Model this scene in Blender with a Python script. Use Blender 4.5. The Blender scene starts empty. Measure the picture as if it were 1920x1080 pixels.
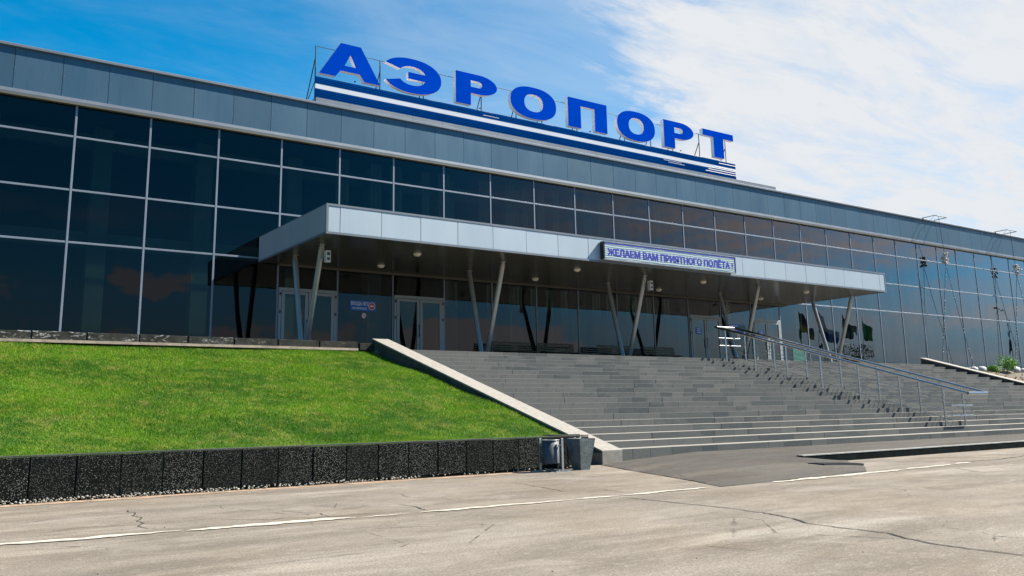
import bpy, math, random
import numpy as np
from mathutils import Matrix, Vector
random.seed(7); rng = np.random.default_rng(7)
S = bpy.context.scene
C = S.collection

# ------------------------------------------------------------------ camera
cam_d = bpy.data.cameras.new('camera'); cam = bpy.data.objects.new('camera', cam_d); C.objects.link(cam)
cam_d.sensor_width = 36.0; cam_d.lens = 31.412; cam_d.shift_y = -0.04703
cam_d.clip_start = 0.05; cam_d.clip_end = 5000
R_ = Vector((0.8195, -0.5727, -0.0200)); U_ = Vector((-0.0945, -0.1696, 0.9810)); W_ = Vector((0.5652, 0.8021, 0.1931))
W_.normalize(); R_ = (R_ - W_ * R_.dot(W_)).normalized(); U_ = R_.cross(W_)
cam.matrix_world = Matrix(((R_.x, U_.x, -W_.x, 0), (R_.y, U_.y, -W_.y, 0), (R_.z, U_.z, -W_.z, 1.0), (0, 0, 0, 1)))
S.camera = cam

# ------------------------------------------------------------------ sky, sun, exposure
SUN = Vector((0.62, -0.235, 0.66)).normalized()
SUN_EL = math.asin(SUN.z); SUN_ROT = math.atan2(SUN.x, SUN.y)
world = bpy.data.worlds.new("World"); S.world = world; world.use_nodes = True
wn = world.node_tree.nodes; wl = world.node_tree.links; wn.clear()
def N(t, nodes=None, **kw):
    n = (nodes or wn).new(t)
    for k, v in kw.items(): setattr(n, k, v)
    return n
def wmath(op, a, b=None, c=None, clamp=False):
    n = N('ShaderNodeMath', operation=op, use_clamp=clamp)
    for i, v in enumerate((a, b, c)):
        if v is None: continue
        if isinstance(v, (int, float)): n.inputs[i].default_value = v
        else: wl.new(v, n.inputs[i])
    return n.outputs[0]
def wmix(f, a, b):
    n = N('ShaderNodeMix', data_type='RGBA')
    for s, v in ((n.inputs[0], f), (n.inputs[6], a), (n.inputs[7], b)):
        if hasattr(v, 'links') or isinstance(v, bpy.types.NodeSocket): wl.new(v, s)
        else: s.default_value = v
    return n.outputs[2]
def wramp(x, a, b):
    n = N('ShaderNodeMapRange', interpolation_type='SMOOTHSTEP')
    wl.new(x, n.inputs[0]); n.inputs[1].default_value = a; n.inputs[2].default_value = b
    return n.outputs[0]
sky = N('ShaderNodeTexSky', sky_type='NISHITA'); sky.sun_disc = False
sky.sun_elevation = SUN_EL; sky.sun_rotation = SUN_ROT; sky.air_density = 1.0; sky.dust_density = 0.05; sky.ozone_density = 4.0; sky.altitude = 300
hs = N('ShaderNodeHueSaturation'); hs.inputs['Saturation'].default_value = 1.45; hs.inputs['Value'].default_value = 1.22; hs.inputs['Hue'].default_value = 0.485
wl.new(sky.outputs[0], hs.inputs['Color'])
tc = N('ShaderNodeTexCoord'); sep = N('ShaderNodeSeparateXYZ'); wl.new(tc.outputs['Generated'], sep.inputs[0])
dx, dy, dz = sep.outputs
zz = wmath('ADD', wmath('MAXIMUM', dz, 0.0), 0.12)
cmb = N('ShaderNodeCombineXYZ'); wl.new(wmath('DIVIDE', dx, zz), cmb.inputs[0]); wl.new(wmath('DIVIDE', dy, zz), cmb.inputs[1])
def wnoise(scale, detail, rough, rot=0.0, stretch=(1, 1, 1), off=(0, 0, 0), dist=0.0):
    m = N('ShaderNodeMapping'); m.inputs['Rotation'].default_value = (0, 0, rot); m.inputs['Scale'].default_value = stretch
    m.inputs['Location'].default_value = off
    wl.new(cmb.outputs[0], m.inputs[0])
    n = N('ShaderNodeTexNoise'); n.inputs['Scale'].default_value = scale; n.inputs['Detail'].default_value = detail
    n.inputs['Roughness'].default_value = rough; n.inputs['Distortion'].default_value = dist
    wl.new(m.outputs[0], n.inputs['Vector']); return n.outputs[0]
# high thin cloud spreading from the right
n_big = wnoise(0.9, 4, 0.55, 0.5, (1, 1, 1), (3.1, 1.7, 0))
n_st = wnoise(2.4, 10, 0.66, math.radians(38), (0.9, 2.6, 1), (0.4, 2.0, 0), 0.5)
n_pf = wnoise(5.5, 8, 0.6, math.radians(20), (1.0, 1.5, 1), (7, 3, 0), 0.3)
az = wmath('SUBTRACT', dx, wmath('MULTIPLY', dy, 0.86))            # ~0 near the middle of the view, grows to the right
az = wmath('ADD', az, wmath('MULTIPLY', wmath('SUBTRACT', n_big, 0.5), 0.75))
az = wmath('ADD', az, wmath('MULTIPLY', wmath('SUBTRACT', n_st, 0.5), 0.55))
az = wmath('ADD', az, wmath('MULTIPLY', wmath('SUBTRACT', n_pf, 0.5), 0.18))
m_right = wramp(az, -0.12, 0.22)
thin = wramp(n_st, 0.28, 0.62)
thin2 = wmath('ADD', wmath('MULTIPLY', thin, 0.30), wmath('MULTIPLY', wramp(n_pf, 0.3, 0.65), 0.12))
m_right = wmath('MULTIPLY', m_right, wmath('ADD', thin2, 0.66), clamp=True)
north = wramp(dy, -0.10, 0.12)
m_right = wmath('MULTIPLY', m_right, north)
# broken cumulus over the fields opposite the building
n_cu = wnoise(0.62, 10, 0.58, 0.2, (1, 1, 1), (4.3, 2.2, 0), 0.25)
n_cu = wmath('ADD', n_cu, wmath('ADD', wmath('MULTIPLY', wmath('SUBTRACT', dx, 0.55), 0.05), wmath('MULTIPLY', wmath('SUBTRACT', 0.17, dz), 0.8)))
def gauss(cx, rx, cz, rz):
    a = wmath('POWER', wmath('ABSOLUTE', wmath('DIVIDE', wmath('SUBTRACT', dx, cx), rx)), 2.0); b = wmath('POWER', wmath('ABSOLUTE', wmath('DIVIDE', wmath('SUBTRACT', dz, cz), rz)), 2.0)
    return wmath('POWER', 2.718, wmath('MULTIPLY', wmath('ADD', a, b), -1.0))
tcn = N('ShaderNodeTexNoise'); tcn.inputs['Scale'].default_value = 17; tcn.inputs['Detail'].default_value = 8; tcn.inputs['Roughness'].default_value = 0.58
mp = N('ShaderNodeMapping'); mp.inputs['Scale'].default_value = (1, 1, 1.9); wl.new(tc.outputs['Generated'], mp.inputs[0]); wl.new(mp.outputs[0], tcn.inputs['Vector'])
puff = wmath('ADD', wmath('MULTIPLY', wmath('ADD', gauss(0.225, 0.055, 0.143, 0.020), wmath('ADD', gauss(0.55, 0.07, 0.085, 0.022), gauss(0.30, 0.35, 0.05, 0.05))), 0.42), tcn.outputs[0])
m_puff = wmath('MULTIPLY', wramp(puff, 0.68, 0.78), 0.80)
band = wmath('MULTIPLY', wmath('MULTIPLY', wramp(dz, 0.125, 0.165), wmath('SUBTRACT', 1.0, wramp(dz, 0.22, 0.30))), wramp(dx, 0.42, 0.72))
band2 = wmath('MULTIPLY', wmath('MULTIPLY', gauss(0.95, 0.28, 0.088, 0.018), wramp(tcn.outputs[0], 0.38, 0.58)), 0.62)
band = wmath('MULTIPLY', band, wmath('ADD', wmath('MULTIPLY', wramp(n_pf, 0.3, 0.7), 0.60), 0.38))
m_cu = wmath('MULTIPLY', wmath('MAXIMUM', wmath('MAXIMUM', wmath('MULTIPLY', wramp(n_cu, 0.54, 0.68), 0.28), m_puff), wmath('MAXIMUM', band, band2)), wmath('SUBTRACT', 1.0, north))
veil = wmath('MULTIPLY', wmath('MULTIPLY', wramp(az, -0.80, 0.10), north), wmath('ADD', wmath('MULTIPLY', thin, 0.08), 0.30))
cloudm = wmath('MAXIMUM', wmath('MAXIMUM', m_right, veil), m_cu)
ccol = wmix(north, (7.6, 6.4, 6.0, 1), (5.6, 5.75, 6.0, 1))
bank = wmath('MULTIPLY', wmath('SUBTRACT', 1.0, wramp(dz, 0.02, 0.16)), wmath('MULTIPLY', wmath('SUBTRACT', 1.0, north), 0.85))   # slate tint added low in the unseen sky to darken the glass reflections
final = wmix(cloudm, wmix(bank, hs.outputs[0], (1.9, 2.5, 3.5, 1)), ccol)
bg = N('ShaderNodeBackground'); bg.inputs['Strength'].default_value = 0.053; wl.new(final, bg.inputs['Color'])
wo = N('ShaderNodeOutputWorld'); wl.new(bg.outputs[0], wo.inputs['Surface'])
sun_d = bpy.data.lights.new('sun', 'SUN'); sun_d.energy = 5.0; sun_d.angle = math.radians(0.5); sun_d.color = (1.0, 0.93, 0.82)
sun = bpy.data.objects.new('sun', sun_d); C.objects.link(sun)
sun.rotation_euler = SUN.to_track_quat('Z', 'Y').to_euler(); sun.location = (20, -20, 40)
S.view_settings.view_transform = 'Standard'; S.view_settings.look = 'None'; S.view_settings.gamma = 1.0
S.view_settings.use_curve_mapping = False; S.view_settings.exposure = 1.45
S.cycles.max_bounces = 8; S.cycles.transparent_max_bounces = 12

# ------------------------------------------------------------------ materials
def srgb(r, g, b):
    f = lambda c: ((c / 255) / 12.92 if c / 255 <= 0.04045 else ((c / 255 + 0.055) / 1.055) ** 2.4)
    return (f(r), f(g), f(b), 1)
def new_mat(name):
    m = bpy.data.materials.new(name); m.use_nodes = True
    nt = m.node_tree; nt.nodes.clear()
    out = nt.nodes.new('ShaderNodeOutputMaterial'); return m, nt, out
ALB = 0.63     # common albedo scale
class G:
    """small helper for building node trees"""
    def __init__(s, nt): s.nt = nt; s.tc = None
    def n(s, t, **kw):
        x = s.nt.nodes.new(t)
        for k, v in kw.items(): setattr(x, k, v)
        return x
    def put(s, sock, v):
        if isinstance(v, bpy.types.NodeSocket): s.nt.links.new(v, sock)
        else: sock.default_value = v
    def obj(s):
        if not s.tc: s.tc = s.n('ShaderNodeTexCoord')
        return s.tc.outputs['Object']
    def noise(s, scale, detail=4, rough=0.55, stretch=(1, 1, 1), rot=(0, 0, 0), dist=0, vec=None):
        m = s.n('ShaderNodeMapping'); m.inputs['Scale'].default_value = stretch; m.inputs['Rotation'].default_value = rot
        s.nt.links.new(vec or s.obj(), m.inputs[0])
        x = s.n('ShaderNodeTexNoise'); x.inputs['Scale'].default_value = scale; x.inputs['Detail'].default_value = detail
        x.inputs['Roughness'].default_value = rough; x.inputs['Distortion'].default_value = dist
        s.nt.links.new(m.outputs[0], x.inputs['Vector']); return x.outputs[0]
    def voro(s, scale, feature='F1', stretch=(1, 1, 1)):
        m = s.n('ShaderNodeMapping'); m.inputs['Scale'].default_value = stretch
        s.nt.links.new(s.obj(), m.inputs[0])
        x = s.n('ShaderNodeTexVoronoi', feature=feature); x.inputs['Scale'].default_value = scale
        s.nt.links.new(m.outputs[0], x.inputs['Vector']); return x.outputs[0]
    def m(s, op, a, b=0.0, clamp=False):
        x = s.n('ShaderNodeMath', operation=op, use_clamp=clamp); s.put(x.inputs[0], a); s.put(x.inputs[1], b); return x.outputs[0]
    def rng(s, x, a, b, c=0.0, d=1.0, smooth=True):
        y = s.n('ShaderNodeMapRange', interpolation_type='SMOOTHSTEP' if smooth else 'LINEAR')
        s.put(y.inputs[0], x)
        for i, v in enumerate((a, b, c, d)): y.inputs[i + 1].default_value = v
        return y.outputs[0]
    def mix(s, f, a, b, blend='MIX'):
        x = s.n('ShaderNodeMix', data_type='RGBA', blend_type=blend); s.put(x.inputs[0], f); s.put(x.inputs[6], a); s.put(x.inputs[7], b); return x.outputs[2]
    def island(s): return s.n('ShaderNodeNewGeometry').outputs['Random Per Island']
    def bump(s, h, strength, dist):
        x = s.n('ShaderNodeBump'); x.inputs['Strength'].default_value = strength; x.inputs['Distance'].default_value = dist
        s.put(x.inputs['Height'], h); return x.outputs[0]
    def principled(s, out, color, rough=0.6, metallic=0.0, normal=None, spec=0.5, k=ALB):
        if k != 1.0: color = s.mix(1.0, color, (k, k, k, 1), 'MULTIPLY')
        p = s.n('ShaderNodeBsdfPrincipled'); s.put(p.inputs['Base Color'], color); s.put(p.inputs['Roughness'], rough)
        s.put(p.inputs['Metallic'], metallic); p.inputs['Specular IOR Level'].default_value = spec
        if normal is not None: s.nt.links.new(normal, p.inputs['Normal'])
        s.nt.links.new(p.outputs[0], out.inputs[0]); return p
def v4(t, k=1.0): return (t[0] * k, t[1] * k, t[2] * k, 1)

def simple(name, col, rough=0.6, metallic=0.0, var=0.12, scale=3.0, bump=0.0, bscale=60, isl=0.0, spec=0.5):
    m, nt, out = new_mat(name); g = G(nt)
    a = g.noise(scale, 6, 0.6)
    c = g.mix(g.rng(a, 0.3, 0.7), v4(col, 1 - var), v4(col, 1 + var))
    if isl: c = g.mix(1.0, c, g.mix(g.island(), v4((1 - isl,) * 3), v4((1 + isl,) * 3)), 'MULTIPLY')
    nm = g.bump(g.noise(bscale, 4), bump, 0.02) if bump else None
    g.principled(out, c, g.rng(a, 0.2, 0.8, rough - 0.06, rough + 0.06), metallic, nm, spec); return m

M = {}
def asphalt(name, c1, c2, c3, seams=False):
    m, nt, out = new_mat(name); g = G(nt)
    big = g.noise(0.16, 6, 0.6); mid = g.noise(0.8, 7, 0.62, (0.45, 1.6, 1), (0, 0, 0.12), 0.4)
    st = g.noise(0.35, 8, 0.6, (0.5, 3.2, 1), (0, 0, 0.10), 0.6)
    fine = g.noise(55, 5, 0.75); grit = g.noise(210, 2, 0.7)
    c = g.mix(g.rng(mid, 0.36, 0.64), v4(c1, 0.88), v4(c2, 1.05))
    c = g.mix(g.m('MULTIPLY', g.rng(st, 0.46, 0.66), g.rng(big, 0.40, 0.62, 0.15, 1.0)), c, c3)
    c = g.mix(g.rng(g.noise(0.5, 8, 0.7, (0.6, 1.3, 1)), 0.56, 0.72, 0, 0.6), c, v4(c1, 0.68))
    c = g.mix(g.rng(fine, 0.34, 0.62, 0.9, 0.0), c, v4(c1, 0.42))
    c = g.mix(g.rng(g.noise(14, 6, 0.75, (0.7, 1.4, 1)), 0.50, 0.70, 0, 0.35), c, v4(c3, 1.1))
    c = g.mix(g.rng(grit, 0.62, 0.74, 0, 0.55), c, v4(c3, 1.25))
    # hairline cracking, broken up so it stays in patches
    cr = g.voro(0.55, 'DISTANCE_TO_EDGE'); wob = g.noise(3.0, 5, 0.7)
    line = g.m('MULTIPLY', g.rng(g.m('ADD', cr, g.m('MULTIPLY', wob, 0.05)), 0.024, 0.030, 1.0, 0.0), g.rng(g.noise(0.33, 3), 0.46, 0.58))
    c = g.mix(g.m('MULTIPLY', line, 0.85), c, v4(c1, 0.25))
    blot = g.noise(1.4, 9, 0.72, (0.8, 1.5, 1), (0, 0, 0.3), 0.8)
    c = g.mix(g.rng(blot, 0.50, 0.64, 0, 0.24), c, v4(c3, 0.95)); c = g.mix(g.rng(blot, 0.34, 0.46, 0.30, 0), c, (c1[0] * 0.66, c1[1] * 0.62, c1[2] * 0.57, 1))
    warm = g.noise(0.4, 5, 0.6, (1, 1, 1), (0.4, 0, 0)); c = g.mix(g.rng(warm, 0.45, 0.65, 0, 0.8), c, g.mix(1.0, c, (1.02, 0.97, 0.91, 1), 'MULTIPLY'))
    h = g.m('ADD', g.m('MULTIPLY', fine, 0.6), g.m('MULTIPLY', grit, 0.4))
    g.principled(out, c, 0.92, 0, g.bump(h, 0.55, 0.012), 0.25); return m
M['asphalt'] = asphalt('dusty_asphalt', (0.262, 0.225, 0.182, 1), (0.338, 0.294, 0.241, 1), (0.54, 0.487, 0.415, 1))
M['patch'] = asphalt('newer_asphalt', (0.098, 0.090, 0.080, 1), (0.128, 0.117, 0.102, 1), (0.19, 0.172, 0.148, 1))

def stone_steps():
    m, nt, out = new_mat('grey_step_stone'); g = G(nt)
    i = g.island(); tone = g.mix(g.rng(i, 0.0, 1.0, 0, 1, False), (0.038, 0.054, 0.061, 1), (0.122, 0.129, 0.123, 1))
    i2 = g.m('FRACT', g.m('MULTIPLY', i, 37.0))
    tone = g.mix(g.rng(i2, 0.80, 0.95, 0, 0.8), tone, (0.040, 0.052, 0.058, 1))
    st = g.noise(1.6, 8, 0.65, (0.5, 1, 2.2), (0, 0, 0), 0.8)
    c = g.mix(g.rng(st, 0.45, 0.72), tone, v4((0.120, 0.128, 0.124)))
    c = g.mix(g.rng(g.noise(4.0, 7, 0.7), 0.52, 0.70, 0, 0.55), c, (0.050, 0.060, 0.065, 1))
    f = g.noise(38, 5, 0.7)
    c = g.mix(g.rng(f, 0.4, 0.7, 0, 0.3), c, v4((0.20, 0.205, 0.195)))
    # upward faces painted paler: sun on the treads put into the colour
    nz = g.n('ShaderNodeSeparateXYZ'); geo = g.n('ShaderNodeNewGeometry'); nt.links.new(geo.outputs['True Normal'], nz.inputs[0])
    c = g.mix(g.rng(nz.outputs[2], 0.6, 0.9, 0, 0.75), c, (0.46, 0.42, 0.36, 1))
    g.principled(out, c, 0.8, 0, g.bump(f, 0.35, 0.01), 0.35); return m
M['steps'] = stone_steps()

def aggregate_wall():
    m, nt, out = new_mat('exposed_pebble_concrete'); g = G(nt)
    v = g.n('ShaderNodeTexVoronoi', feature='F1'); v.inputs['Scale'].default_value = 82; nt.links.new(g.obj(), v.inputs['Vector'])
    rnd = g.n('ShaderNodeSeparateColor'); nt.links.new(v.outputs['Color'], rnd.inputs[0])
    isl = g.m('MULTIPLY', g.rng(v.outputs['Distance'], 0.24, 0.44, 1, 0), g.rng(rnd.outputs[0], 0.38, 0.60))
    patch = g.rng(g.noise(1.2, 5, 0.6), 0.30, 0.62, 0.55, 1.0)
    base = g.mix(g.noise(2.5, 6), (0.004, 0.006, 0.006, 1), (0.012, 0.015, 0.014, 1))
    c = g.mix(g.m('MULTIPLY', isl, patch), base, g.mix(rnd.outputs[1], (0.05, 0.06, 0.055, 1), (0.42, 0.43, 0.38, 1)))
    g.principled(out, c, 0.9, 0, g.bump(isl, 0.6, 0.01), 0.05); return m
M['aggregate'] = aggregate_wall()

def dark_kerb_stone():
    m, nt, out = new_mat('stained_dark_stone'); g = G(nt)
    n1 = g.noise(3.5, 8, 0.7); 
    c = g.mix(g.rng(n1, 0.3, 0.7), (0.022, 0.024, 0.021, 1), (0.070, 0.070, 0.060, 1))
    w = g.m('MULTIPLY', g.rng(g.noise(2.2, 9, 0.75, (1, 1, 3.5), (0, 0, 0), 1.2), 0.535, 0.60), g.rng(g.noise(14, 6, 0.8), 0.38, 0.58))
    sx = g.n('ShaderNodeSeparateXYZ'); nt.links.new(g.obj(), sx.inputs[0]); w = g.m('MULTIPLY', w, g.rng(sx.outputs[0], 5.5, 9.5, 1.0, 0.1))
    c = g.mix(w, c, (0.60, 0.60, 0.58, 1))
    g.principled(out, c, 0.85, 0, g.bump(g.noise(40, 5, 0.7), 0.5, 0.01), 0.1); return m
M['kerb_dark'] = dark_kerb_stone()
M['sandy'] = simple('sandy_mortar', (0.50, 0.40, 0.31), 0.9, 0, 0.25, 5, 0.5, 50)
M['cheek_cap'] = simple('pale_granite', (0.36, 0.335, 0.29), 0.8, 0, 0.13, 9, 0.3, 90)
M['cheek_side'] = simple('dark_stone_side', (0.060, 0.066, 0.058), 0.9, 0, 0.4, 2.2, 0.5, 30)  # near-black stone tone, far darker than the front facing and coping
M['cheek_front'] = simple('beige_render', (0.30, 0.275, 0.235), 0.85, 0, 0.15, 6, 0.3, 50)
M['terrace'] = simple('terrace_stone', (0.20, 0.20, 0.19), 0.8, 0, 0.2, 2, 0.3, 40)
M['concrete'] = simple('grey_concrete', (0.20, 0.21, 0.20), 0.88, 0, 0.28, 4, 0.6, 35)
M['urn'] = simple('urn_concrete', (0.155, 0.185, 0.19), 0.85, 0, 0.30, 6, 0.5, 35)
M['kerb_top'] = simple('kerb_stone', (0.36, 0.37, 0.345), 0.8, 0, 0.2, 6, 0.4, 40)
M['kerb_face'] = simple('dark_kerb_face', (0.010, 0.016, 0.016), 0.95, 0, 0.35, 4, 0.5, 40, 0, 0.03)
def worn():   # old flush kerb line
    m, nt, out = new_mat('worn_pale_mortar'); g = G(nt)
    c = g.mix(g.noise(9, 6, 0.7), (0.52, 0.47, 0.39, 1), (0.78, 0.72, 0.63, 1)); c = g.mix(g.rng(g.noise(3.0, 9, 0.8), 0.54, 0.68), c, (0.33, 0.285, 0.23, 1))
    g.principled(out, c, 0.92, 0, g.bump(g.noise(40, 5, 0.7), 0.6, 0.01), 0.2); return m
M['whiteline'] = worn()
M['crack'] = simple('crack_dirt', (0.030, 0.026, 0.020), 1.0, 0, 0.3, 20)
M['pebble'] = simple('pale_pebbles', (0.36, 0.345, 0.30), 0.8, 0, 0.15, 20, 0, 60, 0.45)
M['soil'] = simple('dry_soil', (0.16, 0.125, 0.085), 0.95, 0, 0.4, 3, 0.9, 18)
M['rock'] = simple('white_rock', (0.62, 0.60, 0.57), 0.85, 0, 0.15, 8, 0.6, 20)
M['aluminium'] = simple('grey_aluminium_frame', (0.25, 0.295, 0.36), 0.45, 0.2, 0.05, 1, 0, 60, 0, 0.3)
M['door_white'] = simple('door_white_metal', (0.36, 0.41, 0.44), 0.5, 0.1, 0.06, 3)
M['trim'] = simple('bronze_grey_trim', (0.17, 0.16, 0.12), 0.5, 0.2, 0.08, 1, 0, 60, 0, 0.3)
M['trim_light'] = simple('light_trim', (0.20, 0.235, 0.28), 0.5, 0.25, 0.06, 1, 0, 60, 0, 0.3)
M['black'] = simple('black_plastic', (0.02, 0.02, 0.022), 0.45, 0, 0.1)
M['interior'] = simple('interior_wall', (0.16, 0.17, 0.17), 0.8, 0, 0.15, 0.3)
M['interior_col'] = simple('interior_column', (0.60, 0.60, 0.56), 0.7, 0, 0.1, 1)
M['roofing'] = simple('roof_membrane', (0.22, 0.23, 0.24), 0.8, 0, 0.2, 0.6)
M['galv'] = simple('galvanised_steel', (0.46, 0.48, 0.50), 0.42, 0.6, 0.12, 6)
M['white_paint'] = simple('white_paint', (0.70, 0.70, 0.70), 0.5, 0, 0.06, 4)
M['sign_white'] = simple('letter_white_side', (1.28, 1.22, 1.25), 0.5, 0, 0.04, 4)
M['sign_blue'] = simple('letter_blue_face', (0.0, 0.062, 0.56), 0.9, 0, 0.06, 1.0, 0, 60, 0, 0.0)
M['panel_blue'] = simple('panel_blue_corrugated', (0.0, 0.068, 0.29), 0.8, 0, 0.10, 0.8, 0, 60, 0.10, 0.0)
M['panel_white'] = simple('panel_white_corrugated', (0.72, 0.76, 0.84), 0.7, 0, 0.04, 0.8, 0, 60, 0.03, 0.1)
M['steel_dark'] = simple('dark_painted_steel', (0.035, 0.05, 0.055), 0.5, 0.2, 0.2, 5)
M['wood'] = simple('dark_slatted_wood', (0.105, 0.080, 0.040), 0.6, 0, 0.3, 7, 0, 60, 0.25)
M['stone_light'] = simple('soffit_light_body', (0.7, 0.66, 0.55), 0.4)
M['bark'] = simple('tree_bark', (0.09, 0.07, 0.05), 0.9, 0, 0.3, 6)
M['sticker_blue'] = simple('sign_blue_vinyl', (0.03, 0.20, 0.75), 0.6, 0, 0.05)
M['sticker_white'] = simple('sign_white_vinyl', (1.25, 1.25, 1.28), 0.6, 0, 0.03)
M['sticker_red'] = simple('sign_red_vinyl', (0.75, 0.12, 0.10), 0.6, 0, 0.05)
M['sticker_green'] = simple('poster_green', (0.03, 0.17, 0.13), 0.5, 0, 0.2, 6)

def brushed(name, col, rough):
    m, nt, out = new_mat(name); g = G(nt)
    n_ = g.noise(30, 3, 0.5, (8, 1, 1)); g.principled(out, col, g.rng(n_, 0.2, 0.8, rough - 0.05, rough + 0.08), 1.0); return m
M['steel'] = brushed('polished_stainless', (0.62, 0.64, 0.66, 1), 0.16)
M['column_steel'] = simple('column_silver_paint', (0.42, 0.43, 0.42), 0.35, 0.45, 0.1, 2)

def cladding(name, col, rough, metal, isl, streak=0.1, spec=0.25):
    m, nt, out = new_mat(name); g = G(nt)
    n1 = g.noise(0.9, 6, 0.6, (1, 1, 0.25)); n2 = g.noise(3.0, 6, 0.65, (3, 3, 0.3))
    c = g.mix(g.island(), v4(col, 1 - isl), v4(col, 1 + isl))
    c = g.mix(g.rng(n2, 0.42, 0.8, 0, streak), c, v4(col, 0.6))
    f = g.noise(120, 2, 0.6)
    p = g.principled(out, c, g.rng(n1, 0.2, 0.8, rough - 0.05, rough + 0.07), metal, g.bump(f, 0.04, 0.01), spec); return m
M['fascia'] = cladding('fascia_grey_composite', (0.066, 0.145, 0.212), 0.42, 0.40, 0.08, 0.3, 0.35)
M['canopy_front'] = cladding('canopy_silver_composite', (0.49, 0.575, 0.65), 0.46, 0.3, 0.025, 0.12, 0.3)
M['gap'] = simple('joint_shadow_gap', (0.03, 0.04, 0.05), 0.8)
def soffit():
    m, nt, out = new_mat('soffit_metal_strips'); g = G(nt)
    sx = g.n('ShaderNodeSeparateXYZ'); nt.links.new(g.obj(), sx.inputs[0])
    pl = g.m('FRACT', g.m('MULTIPLY', sx.outputs[1], 5.0)); line = g.rng(g.m('ABSOLUTE', g.m('SUBTRACT', pl, 0.5)), 0.46, 0.49)
    c = g.mix(g.noise(0.7, 4), (0.058, 0.058, 0.042, 1), (0.092, 0.090, 0.066, 1)); c = g.mix(line, c, (0.03, 0.03, 0.025, 1))
    g.principled(out, c, g.rng(g.noise(1.5, 4), 0.2, 0.8, 0.16, 0.26), 0.05, g.bump(g.m('SUBTRACT', 1.0, line), 0.3, 0.01), 0.3); return m
M['soffit'] = soffit()

def glass(name, tint, trans, ior=1.42):
    m, nt, out = new_mat(name); g = G(nt)
    wav = g.noise(0.35, 3, 0.5, (1, 1, 0.6)); wav2 = g.noise(1.3, 2, 0.5)
    h = g.m('ADD', g.m('MULTIPLY', wav, 1.0), g.m('MULTIPLY', wav2, 0.025))
    bp = g.bump(h, 0.10, 0.10)
    lw = g.n('ShaderNodeLayerWeight'); lw.inputs['Blend'].default_value = 0.5
    fac = g.m('ADD', 0.026, g.m('MULTIPLY', g.m('POWER', lw.outputs['Facing'], 2.5), 1.15), True)
    gl = g.n('ShaderNodeBsdfGlossy'); gl.inputs['Color'].default_value = tint; gl.inputs['Roughness'].default_value = 0.0; nt.links.new(bp, gl.inputs['Normal'])
    tr = g.n('ShaderNodeBsdfTransparent'); tr.inputs['Color'].default_value = trans
    mx = g.n('ShaderNodeMixShader'); nt.links.new(fac, mx.inputs[0]); nt.links.new(tr.outputs[0], mx.inputs[1]); nt.links.new(gl.outputs[0], mx.inputs[2])
    nt.links.new(mx.outputs[0], out.inputs[0]); return m
M['glass'] = glass('bronze_blue_solar_glass', (0.74, 0.78, 0.86, 1), (0.15, 0.21, 0.19, 1))
M['door_glass'] = glass('clear_door_glass', (0.9, 0.9, 0.9, 1), (0.16, 0.21, 0.21, 1), 1.5)

def grass_mat(name, base=False):
    m, nt, out = new_mat(name); g = G(nt)
    big = g.noise(0.55, 6, 0.6); mid = g.noise(2.6, 6, 0.65)
    c = g.mix(g.rng(big, 0.36, 0.64), (0.062, 0.185, 0.006, 1), (0.165, 0.32, 0.012, 1))
    c = g.mix(g.rng(mid, 0.46, 0.66, 0, 0.75), c, (0.29, 0.35, 0.06, 1))
    c = g.mix(g.rng(g.noise(1.1, 7, 0.7, (1, 1, 1), (0, 0, 1.0)), 0.56, 0.70, 0, 0.7), c, (0.34, 0.32, 0.12, 1))
    if base: c = g.mix(1.0, c, (0.55, 0.55, 0.5, 1), 'MULTIPLY')
    else: c = g.mix(1.0, c, g.mix(g.island(), (0.45, 0.55, 0.3, 1), (1.5, 1.5, 1.0, 1)), 'MULTIPLY')
    p = g.principled(out, c, 0.65, 0, None, 0.25)
    if not base:
        tl = g.n('ShaderNodeBsdfTranslucent'); g.put(tl.inputs[0], c); mx = g.n('ShaderNodeMixShader'); mx.inputs[0].default_value = 0.3
        nt.links.new(p.outputs[0], mx.inputs[1]); nt.links.new(tl.outputs[0], mx.inputs[2]); nt.links.new(mx.outputs[0], out.inputs[0])
    return m
M['grass_base'] = grass_mat('turf_ground', True); M['grass'] = grass_mat('grass_blades')
M['leaf'] = simple('leaf_dark_green', (0.035, 0.075, 0.02), 0.6, 0, 0.3, 2, 0, 60, 0.4)
M['leaf_bright'] = simple('leaf_bright_green', (0.20, 0.46, 0.02), 0.6, 0, 0.3, 6, 0, 60, 0.35)

def led_screen():
    m, nt, out = new_mat('led_matrix_screen'); g = G(nt)
    sx = g.n('ShaderNodeSeparateXYZ'); nt.links.new(g.obj(), sx.inputs[0])
    row = g.m('FRACT', g.m('ADD', g.m('MULTIPLY', sx.outputs[2], 13.0), g.m('MULTIPLY', g.noise(1.2, 2), 1.6)))
    ln = g.rng(g.m('ABSOLUTE', g.m('SUBTRACT', row, 0.5)), 0.18, 0.36)
    c = g.mix(ln, (0.54, 0.62, 0.58, 1), (0.04, 0.16, 0.30, 1))
    c = g.mix(g.rng(g.noise(2.6, 4, 0.7, (1, 1, 3)), 0.64, 0.74, 0, 0.8), c, (0.02, 0.35, 0.42, 1))
    p = g.principled(out, c, 0.5); g.put(p.inputs['Emission Color'], c); p.inputs['Emission Strength'].default_value = 0.05; return m
M['led'] = led_screen()
def emit(name, col, s):
    m, nt, out = new_mat(name); g = G(nt)
    p = g.principled(out, col, 0.5); p.inputs['Emission Color'].default_value = col; p.inputs['Emission Strength'].default_value = s * 0.15; return m
M['led_blue'] = emit('led_blue_pixels', (0.002, 0.012, 0.40, 1), 0.25)
M['bulb'] = emit('small_light_bulb', (0.85, 0.82, 0.70, 1), 0.35)
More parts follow.
